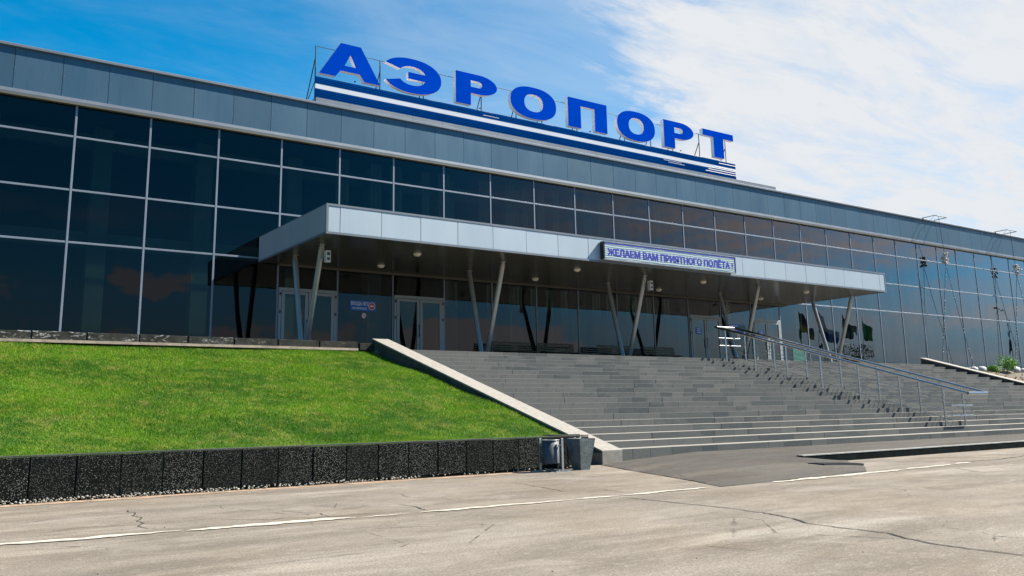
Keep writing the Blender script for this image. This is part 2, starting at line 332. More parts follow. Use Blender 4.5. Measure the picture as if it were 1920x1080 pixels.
M['lamp_on'] = emit('soffit_lamp_lit', (0.50, 0.46, 0.36, 1), 0.35)
M['glass_white'] = simple('frosted_bulb_cluster', (0.62, 0.58, 0.50), 0.5, 0, 0.15, 10)
def flag_mat(name, cols, axis=2, lo=0, hi=1, diag=False):
    m, nt, out = new_mat(name); g = G(nt)
    tcn = g.n('ShaderNodeTexCoord'); sx = g.n('ShaderNodeSeparateXYZ'); nt.links.new(tcn.outputs['Generated'], sx.inputs[0])
    v = g.m('ADD', sx.outputs[2], g.m('MULTIPLY', sx.outputs[0], 0.6)) if diag else sx.outputs[axis]
    cr = g.n('ShaderNodeValToRGB'); cr.color_ramp.interpolation = 'CONSTANT'; e = cr.color_ramp.elements
    n = len(cols); e[0].position = 0; e[0].color = cols[0]; e[1].position = 1 / n; e[1].color = cols[1]
    for i in range(2, n): x = e.new(i / n); x.color = cols[i]
    nt.links.new(v, cr.inputs[0]); g.principled(out, cr.outputs[0], 0.8); return m

# ------------------------------------------------------------------ mesh helpers
class MB:
    def __init__(s): s.v = []; s.f = []; s.m = []; s.sm = []
    def add(s, vs, fs, mi=0, smooth=False):
        o = len(s.v); s.v += [tuple(v) for v in vs]
        for f in fs: s.f.append(tuple(i + o for i in f)); s.m.append(mi); s.sm.append(smooth)
        return s
    def box(s, x0, x1, y0, y1, z0, z1, mi=0):
        return s.add([(x0, y0, z0), (x1, y0, z0), (x1, y1, z0), (x0, y1, z0), (x0, y0, z1), (x1, y0, z1), (x1, y1, z1), (x0, y1, z1)],
                     [(0, 3, 2, 1), (4, 5, 6, 7), (0, 1, 5, 4), (1, 2, 6, 5), (2, 3, 7, 6), (3, 0, 4, 7)], mi)
    def tube(s, pts, r, n=8, mi=0, cap=True, r1=None):
        pts = [Vector(p) for p in pts]; rings = []
        for i, p in enumerate(pts):
            d = (pts[min(i + 1, len(pts) - 1)] - pts[max(i - 1, 0)]).normalized()
            a = Vector((0, 0, 1)) if abs(d.z) < 0.9 else Vector((1, 0, 0))
            e1 = d.cross(a).normalized(); e2 = d.cross(e1)
            rr = r if r1 is None else r + (r1 - r) * i / max(1, len(pts) - 1)
            rings.append([p + (e1 * math.cos(2 * math.pi * k / n) + e2 * math.sin(2 * math.pi * k / n)) * rr for k in range(n)])
        vs = [v for q in rings for v in q]; fs = []
        for i in range(len(pts) - 1):
            for k in range(n):
                a = i * n + k; b = i * n + (k + 1) % n; fs.append((a, b, b + n, a + n))
        s.add(vs, fs, mi, n > 5)
        if cap:
            s.add(rings[0], [tuple(range(n))], mi); s.add(rings[-1], [tuple(reversed(range(n)))], mi)
        return s
    def prism(s, poly, z0, z1, mi=0):          # convex polygon in plan
        n = len(poly); vs = [(x, y, z0) for x, y in poly] + [(x, y, z1) for x, y in poly]
        return s.add(vs, [tuple(reversed(range(n))), tuple(range(n, 2 * n))] + [(i, (i + 1) % n, n + (i + 1) % n, n + i) for i in range(n)], mi)
    def sphere(s, c, r, mi=0, nu=8, nv=5, sq=(1, 1, 1)):
        vs = [(c[0], c[1], c[2] - r * sq[2])]
        for j in range(1, nv):
            t = math.pi * j / nv
            for i in range(nu): vs.append((c[0] + r * sq[0] * math.sin(t) * math.cos(2 * math.pi * i / nu), c[1] + r * sq[1] * math.sin(t) * math.sin(2 * math.pi * i / nu), c[2] - r * sq[2] * math.cos(t)))
        vs.append((c[0], c[1], c[2] + r * sq[2])); fs = []
        for i in range(nu):
            fs.append((0, 1 + (i + 1) % nu, 1 + i))
            for j in range(nv - 2):
                a = 1 + j * nu + i; b = 1 + j * nu + (i + 1) % nu; fs.append((a, b, b + nu, a + nu))
            k = 1 + (nv - 2) * nu; fs.append((k + i, k + (i + 1) % nu, len(vs) - 1))
        return s.add(vs, fs, mi, True)
    def build(s, name, mats, parent=None, loc=(0, 0, 0), origin=None):
        me = bpy.data.meshes.new(name); o0 = Vector(origin or (0, 0, 0))
        vs = [tuple(Vector(v) - o0) for v in s.v] if origin else s.v
        me.from_pydata(vs, [], s.f)
        if not isinstance(mats, (list, tuple)): mats = [mats]
        for m in mats: me.materials.append(m)
        me.polygons.foreach_set('material_index', s.m); me.polygons.foreach_set('use_smooth', s.sm); me.update()
        o = bpy.data.objects.new(name, me); C.objects.link(o); o.location = Vector(loc) + o0
        if parent: o.parent = parent; o.matrix_parent_inverse = Matrix.Identity(4); o.location = Vector(loc) + o0 - PL(parent)
        return o
def PL(o):
    l = Vector(o.location)
    while o.parent: o = o.parent; l += Vector(o.location)
    return l
def tag(o, label=None, cat=None, group=None, kind=None):
    if label: o['label'] = label
    if cat: o['category'] = cat
    if group: o['group'] = group
    if kind: o['kind'] = kind
    return o
def thing(name, label, cat, loc=(0, 0, 0), group=None):
    o = bpy.data.objects.new(name, None); C.objects.link(o); o.location = loc; o.empty_display_size = 0.3
    return tag(o, label, cat, group)
def bevel(o, w, seg=2):
    m = o.modifiers.new('bevel', 'BEVEL'); m.width = w; m.segments = seg; m.limit_method = 'ANGLE'; return o

def text_bm(txt, width, height, depth, x0, yf, z0, mb, mi=0, mi_side=None, bold=0.0, shear=0.0):
    """lettering standing in the XZ plane, facing -Y, appended to mb"""
    cu = bpy.data.curves.new('lettering', 'FONT'); cu.body = txt; cu.size = 1.0; cu.extrude = 0.05; cu.offset = bold; cu.resolution_u = 3
    ob = bpy.data.objects.new('lettering', cu); C.objects.link(ob)
    dg = bpy.context.evaluated_depsgraph_get(); me = bpy.data.meshes.new_from_object(ob.evaluated_get(dg))
    xs = [v.co.x for v in me.vertices]; ys = [v.co.y for v in me.vertices]
    sx = width / (max(xs) - min(xs)); sy = height / (max(ys) - min(ys)); xm, ym = min(xs), min(ys)
    vs = [(x0 + (v.co.x - xm) * sx + shear * (v.co.y - ym) * sy, yf + (0.05 - v.co.z) / 0.1 * depth, z0 + (v.co.y - ym) * sy) for v in me.vertices]
    for p in me.polygons:
        pass
    o = len(mb.v); mb.v += vs
    for p in me.polygons:
        mb.f.append(tuple(i + o for i in p.vertices)); mb.m.append(mi if (mi_side is None or p.normal.z > 0.7) else mi_side); mb.sm.append(False)
    bpy.data.objects.remove(ob); bpy.data.curves.remove(cu); bpy.data.meshes.remove(me)

def poly_letter(loops, depth, x0, yf, z0, name, mats, parent, origin):
    cu = bpy.data.curves.new('outline', 'CURVE'); cu.dimensions = '2D'; cu.fill_mode = 'BOTH'; cu.extrude = depth / 2
    for lp in loops:
        sp = cu.splines.new('POLY'); sp.points.add(len(lp) - 1); sp.use_cyclic_u = True
        for p, (x, z) in zip(sp.points, lp): p.co = (x, z, 0, 1)
    ob = bpy.data.objects.new('outline', cu); C.objects.link(ob)
    dg = bpy.context.evaluated_depsgraph_get(); me = bpy.data.meshes.new_from_object(ob.evaluated_get(dg))
    mb = MB(); mb.v = [(x0 + v.co.x, yf + depth / 2 - v.co.z, z0 + v.co.y) for v in me.vertices]
    for p in me.polygons:
        mb.f.append(tuple(p.vertices)); mb.m.append(0 if p.normal.z > 0.7 else 1); mb.sm.append(False)
    bpy.data.objects.remove(ob); bpy.data.curves.remove(cu); bpy.data.meshes.remove(me)
    return mb.build(name, mats, parent, origin=origin)

# ------------------------------------------------------------------ layout numbers (metres)
D = 29.0            # plane of the glass facade
ZT = 2.985          # terrace level
Y0, TR, RI, NZ = 14.02, 0.505, 0.142, 0.145     # first riser, tread, riser, base of flight
NS = 20; YTOP = Y0 + (NS - 1) * TR
XL0, XL1 = 11.97, 12.51; XR0, XR1 = 41.25, 41.80
BAY0, BAY = 4.18, 2.175
CX0, CX1, CY = 10.0, 37.29, 23.345
ZS, ZC = 6.20, 7.07

# ------------------------------------------------------------------ ground, road, apron
road = MB(); road.add([(-900, -900, 0), (900, -900, 0), (900, 1500, 0), (-900, 1500, 0)], [(0, 1, 2, 3)])
tag(road.build('road', M['asphalt']), kind='structure')

def interp(x, pts):
    for (a, fa), (b, fb) in zip(pts, pts[1:]):
        if x <= b: return fa + (fb - fa) * max(0, min(1, (x - a) / (b - a)))
    return pts[-1][1]
def sm(t): t = max(0, min(1, t)); return t * t * (3 - 2 * t)
# darker asphalt apron in front of the steps, ramped down at its left end
def apron_front(x):   # y of the outer edge
    return interp(x, [(9.45, 8.63), (11.36, 8.74), (13.2, 8.92), (14.3, 9.7), (15.3, 10.7), (15.9, 11.18), (70, 11.18)])
def apron_left(y):    # x of the left edge
    return interp(y, [(8.63, 9.45), (9.6, 9.95), (11.1, 10.62), (12.5, 11.2), (13.6, 11.75), (14.1, 11.96)])
YK = 11.17
def apz(x, y):
    dl = max(0, min(1, (x - apron_left(y)) / 2.6)) ** .8; zb = 0.13 + 0.015 * max(0, y - YK) / 2.9
    if y >= YK: return zb * dl
    yf = apron_front(x); return 0.13 * dl * max(0, min(1, (y - yf) / max(.05, YK - yf))) * (1 - sm((x - 14.1) / 1.8))
ap = MB()
def grid(xs, yfun, ny, xcl):
    o = len(ap.v); nx = len(xs)
    for j in range(ny + 1):
        for x in xs:
            ya, yb = yfun(x); y = ya + (yb - ya) * j / ny; xx = max(x, apron_left(y)) if xcl else x
            y = max(y, apron_front(xx)) if yb <= YK else y
            ap.v.append((xx + (random.uniform(-.015, .015) if xx == apron_left(y) else 0), y, 0.006 + apz(xx, min(y, YK - 1e-4) if yb <= YK else y) + .003 * math.sin(xx * 3 + y * 5)))
    for j in range(ny):
        for i in range(nx - 1):
            a = o + j * nx + i; ap.f.append((a, a + 1, a + 1 + nx, a + nx)); ap.m.append(0); ap.sm.append(True)
grid(list(np.linspace(9.45, 15.9, 90)), lambda x: (apron_front(x), YK), 40, True)
grid(list(np.linspace(10.6, 16, 70)) + list(np.linspace(16.5, 70, 70)), lambda x: (YK, 14.1), 26, True)
tag(ap.build('pavement', M['patch']), kind='structure')

# raised kerb of the apron at the right
k = MB(); x = 14.45
while x < 70:
    l = 3.0; z = 0.15
    zb = -0.02
    k.box(x, x + l - 0.006, 11.10, 11.24, zb, z - 0.012, 1); k.box(x - .0, x + l - 0.006, 11.092, 11.246, z - 0.012, z + 0.006, 0)
    x += l
ko = k.build('kerb', [M['kerb_top'], M['kerb_face']]); tag(ko, kind='structure')

# old worn kerb line flush with the road: pale broken strip
def ribbon(pts, w, z, jit, step=0.08, taper=True, wj=0.35):
    P = [Vector((a, b, 0)) for a, b in pts]; out = []
    for a, b in zip(P, P[1:]):
        n = max(1, int((b - a).length / step))
        for i in range(n): out.append(a.lerp(b, i / n))
    out.append(P[-1]); mb = MB(); L = len(out); off = 0; ww = 1
    for i, p in enumerate(out):
        d = (out[min(i + 1, L - 1)] - out[max(i - 1, 0)]).normalized(); nrm = Vector((-d.y, d.x, 0))
        off = off * 0.75 + random.uniform(-jit, jit); ww = ww * 0.6 + 0.4 * random.uniform(1 - wj, 1 + wj)
        e = min(1, i / 4, (L - 1 - i) / 4) if taper else 1; q = w * ww * (0.15 + 0.85 * max(0, e)) / 2
        mb.v += [tuple(p + nrm * (off + q) + Vector((0, 0, z))), tuple(p + nrm * (off - q) + Vector((0, 0, z)))]
    for i in range(L - 1): mb.f.append((2 * i, 2 * i + 1, 2 * i + 3, 2 * i + 2)); mb.m.append(0); mb.sm.append(False)
    return mb
def merge(mbs):
    m = MB()
    for b in mbs: m.add(b.v, b.f)
    return m
strips = [([(-1.5, 9.15), (0.5, 9.14), (0.98, 9.08), (1.45, 9.04), (2.24, 8.98), (2.46, 8.95)], .14), ([(2.50, 8.94), (2.92, 8.90), (3.35, 8.88), (3.75, 8.83), (4.15, 8.78)], .19), ([(4.2, 8.78), (4.5, 8.74), (4.75, 8.73)], .06),
          ([(4.85, 8.72), (5.6, 8.69), (6.2, 8.67), (6.9, 8.66)], .12), ([(6.95, 8.66), (7.6, 8.65)], .12), ([(7.7, 8.65), (8.3, 8.63), (9.3, 8.66)], .12),
          ([(10.4, 8.60), (11.9, 8.64), (12.98, 8.68), (13.9, 8.76)], .16), ([(14.0, 8.78), (15.1, 8.83), (15.6, 8.86)], .13), ([(15.75, 8.88), (16.4, 8.93)], .20), ([(18.5, 9.0), (21, 9.1), (24, 9.2)], .12)]
tag(merge([ribbon(p, w, 0.008, .022, 0.06, True, 0.75) for p, w in strips]).build('road_marking', M['whiteline']), kind='structure')
cracks = [([(7.52, 8.5), (7.49, 7.42), (7.44, 6.72), (7.33, 6.17), (7.25, 5.90), (7.15, 5.65), (6.94, 5.36), (6.87, 4.9), (6.84, 4.5), (6.67, 4.21), (6.54, 3.95), (6.50, 3.6), (6.44, 3.2), (6.3, 2.6), (6.1, 1.5)], .020),
          ([(2.55, 11.6), (2.50, 11.3), (2.53, 11.1), (2.42, 10.8), (2.46, 10.5), (2.33, 10.2), (2.34, 9.9), (2.22, 9.7), (2.27, 9.4), (2.33, 9.25), (2.6, 9.16), (2.9, 9.02)], .011), ([(2.3, 10.1), (2.0, 9.9), (1.7, 10.0), (1.4, 9.8)], .007), ([(1.0, 9.6), (1.3, 9.5), (1.7, 9.6), (2.2, 9.45)], .010), ([(3.3, 11.8), (3.5, 11.2), (3.4, 10.7)], .006), ([(5.9, 11.2), (5.7, 10.5), (5.9, 9.9), (5.8, 9.4)], .007), ([(6.6, 10.8), (7.0, 10.2), (7.5, 9.7)], .007), ([(4.6, 9.3), (4.4, 9.9), (4.7, 10.5)], .006), ([(8.6, 11.8), (9.0, 11.0), (9.1, 10.1)], .007), ([(3.815, 10.2), (3.86, 9.9), (4.05, 9.47), (3.98, 9.0)], .010),
          ([(5.15, 9.84), (5.175, 9.36), (5.03, 8.85)], .014), ([(15.2, 11.0), (16.2, 9.9), (16.62, 9.1), (17.47, 9.0), (18.78, 9.2), (20.2, 9.6)], .04), ([(17.2, 10.6), (17.9, 9.9), (18.0, 9.2), (18.6, 8.6)], .03),
          ([(8.04, 11.5), (7.82, 10.56), (7.57, 9.64), (8.1, 9.5), (7.97, 8.83)], .014), ([(1.24, 10.8), (1.63, 11.05), (2.0, 11.1)], .012), ([(7.44, 6.7), (8.4, 6.6), (9.6, 6.75)], .006),
          ([(5.0, 8.3), (5.6, 7.2), (6.1, 6.6)], .006), ([(3.0, 9.7), (3.4, 9.3), (4.0, 9.1), (4.6, 9.05)], .014)]
tag(merge([ribbon(p, w, 0.005, .012, 0.05, True, 0.6) for p, w in cracks]).build('ground_cracks', M['crack']), kind='structure')
# dusty sandy seam along the foot of the low wall
tag(ribbon([(-12, 13.36), (0, 13.36), (6, 13.37), (10.2, 13.40)], .34, 0.004, .01).build('ground_dust_seam', simple('reddish_dust', (0.40, 0.28, 0.19), 0.95, 0, 0.35, 4, 0.4, 50)), kind='structure')

mb = MB()
for _ in range(70):
    x, y = random.uniform(-1, 20), random.uniform(4.0, 13.3); r = random.uniform(.003, .008)
    mb.sphere((x, y, r * .3), r, 0, 5, 3, (1.2, .9, .6))
tag(mb.build('gravel_grit', M['crack']), 'scattered dark grit and crumbs on the dusty asphalt', 'grit', None, 'stuff')
# storm drain in the hollow of the apron
dr = thing('storm_drain', 'dark cast iron storm drain sunk in the asphalt apron beside the kerb end', 'drain', (14.1, 10.05, 0.0))
f = MB()
def dz_(x): return 0.035 + min(apz(x, 9.9), apz(x, 10.2))
for x in np.linspace(13.46, 14.44, 15):
    for y in (9.88, 10.185): f.box(x, x + .069, y, y + .035, -.03, dz_(x) + .004)
f.box(13.42, 13.46, 9.88, 10.22, -.03, dz_(13.44) + .004); f.box(14.51, 14.55, 9.88, 10.22, -.03, dz_(14.5) + .004)
f.build('frame', M['black'], dr)
f = MB(); x = 13.47
while x < 14.5: f.box(x, x + .035, 9.916, 10.184, -.03, dz_(x)); x += .066
f.build('grate', M['steel_dark'], dr)

# ------------------------------------------------------------------ low black wall and pebbles
rw = thing('retaining_wall', 'low black pebble-dashed wall of square panels holding up the lawn', 'wall', (5.0, 13.6, 0))
jx = 1.72; xs_ = [jx - 0.5625 * i for i in range(24, 0, -1)] + [jx + 0.5625 * i for i in range(0, 19)]
for a, b in zip(xs_, xs_[1:]):
    if a > 11.2: break
    b = min(b, 11.25)
    dz = random.uniform(-.004, .004); dyy = random.uniform(-.006, .006)
    p = MB(); p.box(a + .008, b - .008, 13.54 + dyy, 13.70, 0.045, 0.585 + dz)
    bevel(p.build('wall_panel', M['aggregate'], rw), .008)
cp = MB(); cp.box(-12, 11.24, 13.55, 13.74, -0.02, 0.575); cp.box(11.08, 11.24, 13.741, 14.82, -.02, .575); cp.box(11.241, 11.965, 14.68, 14.82, -.02, .60); cp.build('backing', M['kerb_face'], rw)
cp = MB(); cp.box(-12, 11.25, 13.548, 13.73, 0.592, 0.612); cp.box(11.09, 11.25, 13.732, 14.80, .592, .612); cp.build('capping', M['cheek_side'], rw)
pb = MB(); x = -4
while x < 11.2:
    for _ in range(2):
        if random.random() < (1.0 if x < 4.5 else 0.55 if x < 7.5 else 0.12):
            rr = random.uniform(.008, .017); pb.sphere((x + random.uniform(-.02, .02), 13.52 - random.uniform(0, .06), random.uniform(.008, .055)), rr, 0, 6, 4, (1.2, .8, .8))
    x += .024
tag(pb.build('pebbles', M['pebble']), 'narrow row of pale pebbles along the foot of the black wall', 'pebbles', None, 'stuff')

# ------------------------------------------------------------------ lawn
def gz(x, y):
    z = 0.56 + 0.02 * (y - 13.7) if y < 15.1 else 0.588 + 0.258 * (y - 15.1)
    return z + 0.03 * math.sin(x * .9 + y * .5) + 0.02 * math.sin(y * 1.7 - x * 1.3)
gb = MB(); gxs = np.linspace(-20, 11.96, 130); gys = np.linspace(13.72, 24.62, 60)
for y in gys:
    for x in gxs: gb.v.append((float(x), float(y), gz(x, y) - .02 if y > 13.8 else .575) if not (y < 14.76 and x > 11.12) else (11.12 + (float(x) - 11.12) * .02, float(y), .55))
n_ = len(gxs)
for j in range(len(gys) - 1):
    for i in range(n_ - 1):
        a = j * n_ + i; gb.f.append((a, a + 1, a + 1 + n_, a + n_)); gb.m.append(0); gb.sm.append(True)
tag(gb.build('ground_bank', M['grass_base']), kind='structure')
nb = 480000
bx = rng.uniform(0, 1, nb); by = rng.uniform(13.72, 24.42, nb)
lo = 0.035 * by - 1.2; hi = np.where(by < 14.78, 11.1, 11.93); bx = lo + bx * (hi - lo)
hgt = rng.uniform(.018, .055, nb) * (0.75 + 0.5 * (np.sin(bx * 1.3 + by * .7) * np.sin(by * 1.1 - bx * .4) * .5 + .5)); th = rng.uniform(0, 2 * np.pi, nb); wdt = rng.uniform(.003, .0065, nb) * (by / 16)
z0 = np.array([gz(a, b) for a, b in zip(bx, by)]) - .02
z0 = np.where(by < 13.82, np.minimum(z0, 0.58), z0)
ln = rng.uniform(.2, .8, nb); lt = rng.uniform(0, 2 * np.pi, nb)
V = np.zeros((nb, 3, 3)); cx_, sx_ = np.cos(th) * wdt, np.sin(th) * wdt
V[:, 0] = np.stack([bx - cx_, by - sx_, z0], 1); V[:, 1] = np.stack([bx + cx_, by + sx_, z0], 1)
V[:, 2] = np.stack([bx + np.cos(lt) * hgt * ln, by + np.sin(lt) * hgt * ln, z0 + hgt], 1)
me = bpy.data.meshes.new('grass'); me.vertices.add(nb * 3); me.vertices.foreach_set('co', V.reshape(-1))
me.loops.add(nb * 3); me.loops.foreach_set('vertex_index', np.arange(nb * 3, dtype=np.int32)); me.polygons.add(nb)
me.polygons.foreach_set('loop_start', np.arange(0, nb * 3, 3, dtype=np.int32)); me.polygons.foreach_set('loop_total', np.full(nb, 3, dtype=np.int32))
me.update(); me.materials.append(M['grass']); go = bpy.data.objects.new('grass', me); C.objects.link(go)
tag(go, 'short bright green mown grass on the bank above the black wall', 'grass', None, 'stuff')

# kerb stones along the top of the lawn
kb = thing('stone_kerb', 'row of stained dark kerb stones on a pale mortar bed along the top of the lawn', 'kerb', (6, 24.3, ZT))
jx = 2.88; ks = [jx - 1.225 * i for i in range(16, 0, -1)] + [jx + 1.225 * i for i in range(0, 8)]
for i, (a, b) in enumerate(zip(ks, ks[1:])):
    p = MB(); dz = random.uniform(-.012, .012); t = random.uniform(-.012, .012)
    z0_, z1_ = 3.03, 3.235 - 0.02 * max(0, (a - 3)) / 9
    p.add([(a + .02, 24.20 + t, z0_), (b - .02, 24.20 - t, z0_), (b - .02, 24.36 - t, z0_), (a + .02, 24.36 + t, z0_), (a + .02, 24.20 + t, z1_ + dz), (b - .02, 24.20 - t, z1_ - dz * .4), (b - .02, 24.36 - t, z1_ - dz * .4), (a + .02, 24.36 + t, z1_ + dz)],
          [(0, 3, 2, 1), (4, 5, 6, 7), (0, 1, 5, 4), (1, 2, 6, 5), (2, 3, 7, 6), (3, 0, 4, 7)])
    bevel(p.build('kerb_stone', M['kerb_dark'], kb), .01)
p = MB(); p.box(11.50, 11.93, 24.22, 24.40, 2.98, 3.19); bevel(p.build('end_stone', M['kerb_dark'], kb), .012)
p = MB(); p.box(-18, 11.4, 24.10, 24.42, 2.96, 3.028); p.build('mortar_bed', M['sandy'], kb)

# ------------------------------------------------------------------ terrace
t = MB(); t.box(-30, XL0 - .002, 24.42, D + .2, -0.1, ZT); t.box(XL0, XR1, YTOP + .34, D + .2, 0.5, ZT - .003); t.box(XR1 + .002, 85, 25.9, D + .2, -.1, ZT)
tag(t.build('terrace', M['terrace']), kind='structure')

# ------------------------------------------------------------------ staircase
stc = thing('staircase', 'broad flight of twenty grey stone steps climbing to the terrace', 'stairs', ((XL1 + XR0) / 2, Y0, NZ))
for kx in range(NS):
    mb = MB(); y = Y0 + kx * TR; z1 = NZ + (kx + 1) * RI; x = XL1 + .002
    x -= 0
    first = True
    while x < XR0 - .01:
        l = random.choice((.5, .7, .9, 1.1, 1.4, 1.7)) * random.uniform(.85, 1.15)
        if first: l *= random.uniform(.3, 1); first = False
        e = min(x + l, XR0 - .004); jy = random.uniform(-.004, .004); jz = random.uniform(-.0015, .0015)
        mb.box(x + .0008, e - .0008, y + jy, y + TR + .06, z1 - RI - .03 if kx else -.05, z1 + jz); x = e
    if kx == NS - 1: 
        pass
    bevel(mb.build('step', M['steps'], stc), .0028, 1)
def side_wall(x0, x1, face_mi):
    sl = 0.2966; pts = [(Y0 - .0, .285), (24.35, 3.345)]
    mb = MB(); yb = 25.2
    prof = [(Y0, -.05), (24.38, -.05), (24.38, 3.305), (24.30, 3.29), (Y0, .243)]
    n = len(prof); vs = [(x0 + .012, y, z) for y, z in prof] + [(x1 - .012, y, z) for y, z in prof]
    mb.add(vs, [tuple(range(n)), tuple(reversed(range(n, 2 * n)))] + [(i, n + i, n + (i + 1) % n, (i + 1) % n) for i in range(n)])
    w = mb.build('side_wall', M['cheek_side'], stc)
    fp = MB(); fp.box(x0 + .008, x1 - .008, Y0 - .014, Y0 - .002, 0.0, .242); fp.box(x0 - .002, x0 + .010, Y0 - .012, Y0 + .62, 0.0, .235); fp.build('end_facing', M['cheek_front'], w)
    L = []; nseg = 9
    for i in range(nseg):
        ya = Y0 - .015 + (24.42 - Y0) * i / nseg; ybb = Y0 - .015 + (24.42 - Y0) * (i + 1) / nseg - .004
        f_ = lambda y: .285 + sl * (y - Y0)
        c = MB(); vs = []
        for xx in (x0 - .0, x1 + .0):
            vs += [(xx, ya, f_(ya) - .04), (xx, ybb, f_(ybb) - .04), (xx, ybb, f_(ybb)), (xx, ya, f_(ya))]
        c.add(vs, [(0, 1, 2, 3), (7, 6, 5, 4), (0, 4, 5, 1), (1, 5, 6, 2), (2, 6, 7, 3), (3, 7, 4, 0)])
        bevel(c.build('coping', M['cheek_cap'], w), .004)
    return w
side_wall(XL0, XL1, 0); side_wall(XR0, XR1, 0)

# ------------------------------------------------------------------ right hand planting bank
bk = MB(); gx2 = np.linspace(XR1, 85, 90); gy2 = np.linspace(14.2, 26.0, 34)
def bz(x, y): return 0.15 + 0.236 * (y - 14.2) + .05 * math.sin(x * 1.7 + y) + .04 * math.sin(x * 3.1 - y * 2.3)
for y in gy2:
    for x in gx2: bk.v.append((float(x), float(y), bz(x, y)))
for j in range(len(gy2) - 1):
    for i in range(len(gx2) - 1):
        a = j * len(gx2) + i; bk.f.append((a, a + 1, a + 1 + len(gx2), a + len(gx2))); bk.m.append(0); bk.sm.append(True)
tag(bk.build('ground_planting_bank', M['soil']), kind='structure')

def leaf_cloud(mb, c, r, n, size, sq=(1, 1, 1), mi=0, hollow=0.35):
    for _ in range(n):
        while True:
            p = Vector((random.uniform(-1, 1), random.uniform(-1, 1), random.uniform(-1, 1)))
            if hollow < p.length <= 1: break
        q = Vector((c[0] + p.x * r * sq[0], c[1] + p.y * r * sq[1], c[2] + p.z * r * sq[2])); s_ = size * random.uniform(.6, 1.3)
        a = Vector((random.gauss(0, 1), random.gauss(0, 1), random.gauss(0, 1))).normalized(); b = a.cross(Vector((random.gauss(0, 1), random.gauss(0, 1), random.gauss(0, 1)))).normalized()
        mb.add([q - a * s_, q + b * s_ * .45, q + a * s_, q - b * s_ * .45], [(0, 1, 2, 3)], mi)
sh_lab = ['bright green round shrub behind the sloping right side wall, the largest one', 'low yellowish green shrub left of the largest round shrub on the bank', 'bright green shrub at the right edge of the bank below the glass',
          'small green sprig just above the sloping right side wall', 'low olive green creeping shrub on the dry bank below the large shrub']
for i, (x, y, r, mt) in enumerate([(51.7, 25.5, .62, 'leaf_bright'), (50.3, 25.6, .34, 'leaf_bright'), (54.9, 25.4, .5, 'leaf_bright'), (47.0, 25.3, .26, 'leaf_bright'), (52.4, 23.6, .42, 'leaf')]):
    z = bz(x, y); sh = thing('shrub', sh_lab[i], 'shrub', (x, y, z), 'shrubs on the planting bank')
    mb = MB(); 
    for q in range(5): leaf_cloud(mb, (x + random.uniform(-.5, .5) * r, y + random.uniform(-.4, .4) * r, z + r * random.uniform(.35, .8)), r * random.uniform(.5, .75), 420, .036)
    mb.build('foliage', M[mt], sh); mb = MB()
    for q in range(4): mb.tube([(x, y, z - .05), (x + random.uniform(-.4, .4) * r, y + random.uniform(-.3, .3) * r, z + r * .7)], .012, 5)
    mb.build('stem', M['bark'], sh)
rk_lab = ['white rock on the bank left of the round green shrub', 'white rock on the bank right of the round green shrub', 'small white rock between the round shrub and the right edge shrub', 'pale rock half sunk beside the small green sprig', 'small pale rock farther right along the glass plinth']
for i, (x, y, r) in enumerate([(49.5, 25.75, .26), (53.0, 25.75, .34), (53.95, 25.7, .22), (48.6, 25.7, .2), (57.2, 25.7, .3)]):
    mb = MB(); mb.sphere((x, y, bz(x, y) + r * .35), r, 0, 9, 6, (1.25, .9, .75))
    mb.v = [(a + random.uniform(-.05, .05) * r * 2, b + random.uniform(-.05, .05) * r * 2, c + random.uniform(-.05, .05) * r * 2) for a, b, c in mb.v]
    tag(mb.build('rock', M['rock'], None, origin=(x, y, bz(x, y))), rk_lab[i], 'rock', 'white rocks on the planting bank')
mb = MB()
for _ in range(900):
    x = random.uniform(43, 62); y = random.uniform(20, 25.9); z = bz(x, y)
    if math.sin(x * 2.1) + math.sin(y * 3) + random.uniform(-1, 1) > .4:
        for q in range(5):
            a = random.uniform(0, 6.28); h = random.uniform(.05, .16); mb.add([(x + .02 * math.cos(a), y + .02 * math.sin(a), z - .02), (x - .02 * math.cos(a), y - .02 * math.sin(a), z - .02), (x + random.uniform(-.08, .08), y + random.uniform(-.08, .08), z + h)], [(0, 1, 2)])
            x += random.uniform(-.05, .05)
tag(mb.build('weeds', simple('dry_weed', (0.17, 0.18, 0.06), .8, 0, .3, 2, 0, 60, .5)), 'sparse dry weeds over the brown planting bank', 'weeds', None, 'stuff')

# ------------------------------------------------------------------ terminal building
B = thing('airport_terminal', 'long glass fronted airport terminal with grey metal fascia and entrance canopy', 'building', (24, D, ZT))
BX0, BX1 = BAY0 - BAY * 12, BAY0 + BAY * 33
w = MB()
w.box(BX0, BX1, D + .25, D + 14, 2.70, ZT + .02, 0)               # floor slab
w.box(BX0, BX1, D + 12, D + 12.3, ZT + .03, 10.58, 0)                   # back wall
w.box(BX0 - .3, BX0, D + .1, D + 12.3, 2.7, 10.58, 0); w.box(BX1, BX1 + .3, D + .1, D + 12.3, 2.7, 10.58, 0)
w.build('wall', M['interior'], B)
w = MB(); w.box(BX0 - .3, BX1 + .3, D + .02, D + 12.6, 10.60, 11.9, 0); w.build('roof', M['roofing'], B)
w = MB(); w.box(BX0, BX1, D - .07, D + .24, 2.9, 3.285, 0); w.build('plinth', M['concrete'], B)
w = MB()
for i in range(-3, 22):
    x = BAY0 + BAY * 1.5 * i + 1.1; w.box(x - .28, x + .28, D + 1.5, D + 2.0, ZT + .02, 10.5)
w.build('inner_columns', M['interior_col'], B)['kind'] = 'stuff'
w = MB()
for z in (6.6, 9.9): w.box(BX0, BX1, D + 2.02, D + 2.3, z, z + .5)
w.build('inner_beams', M['interior_col'], B)

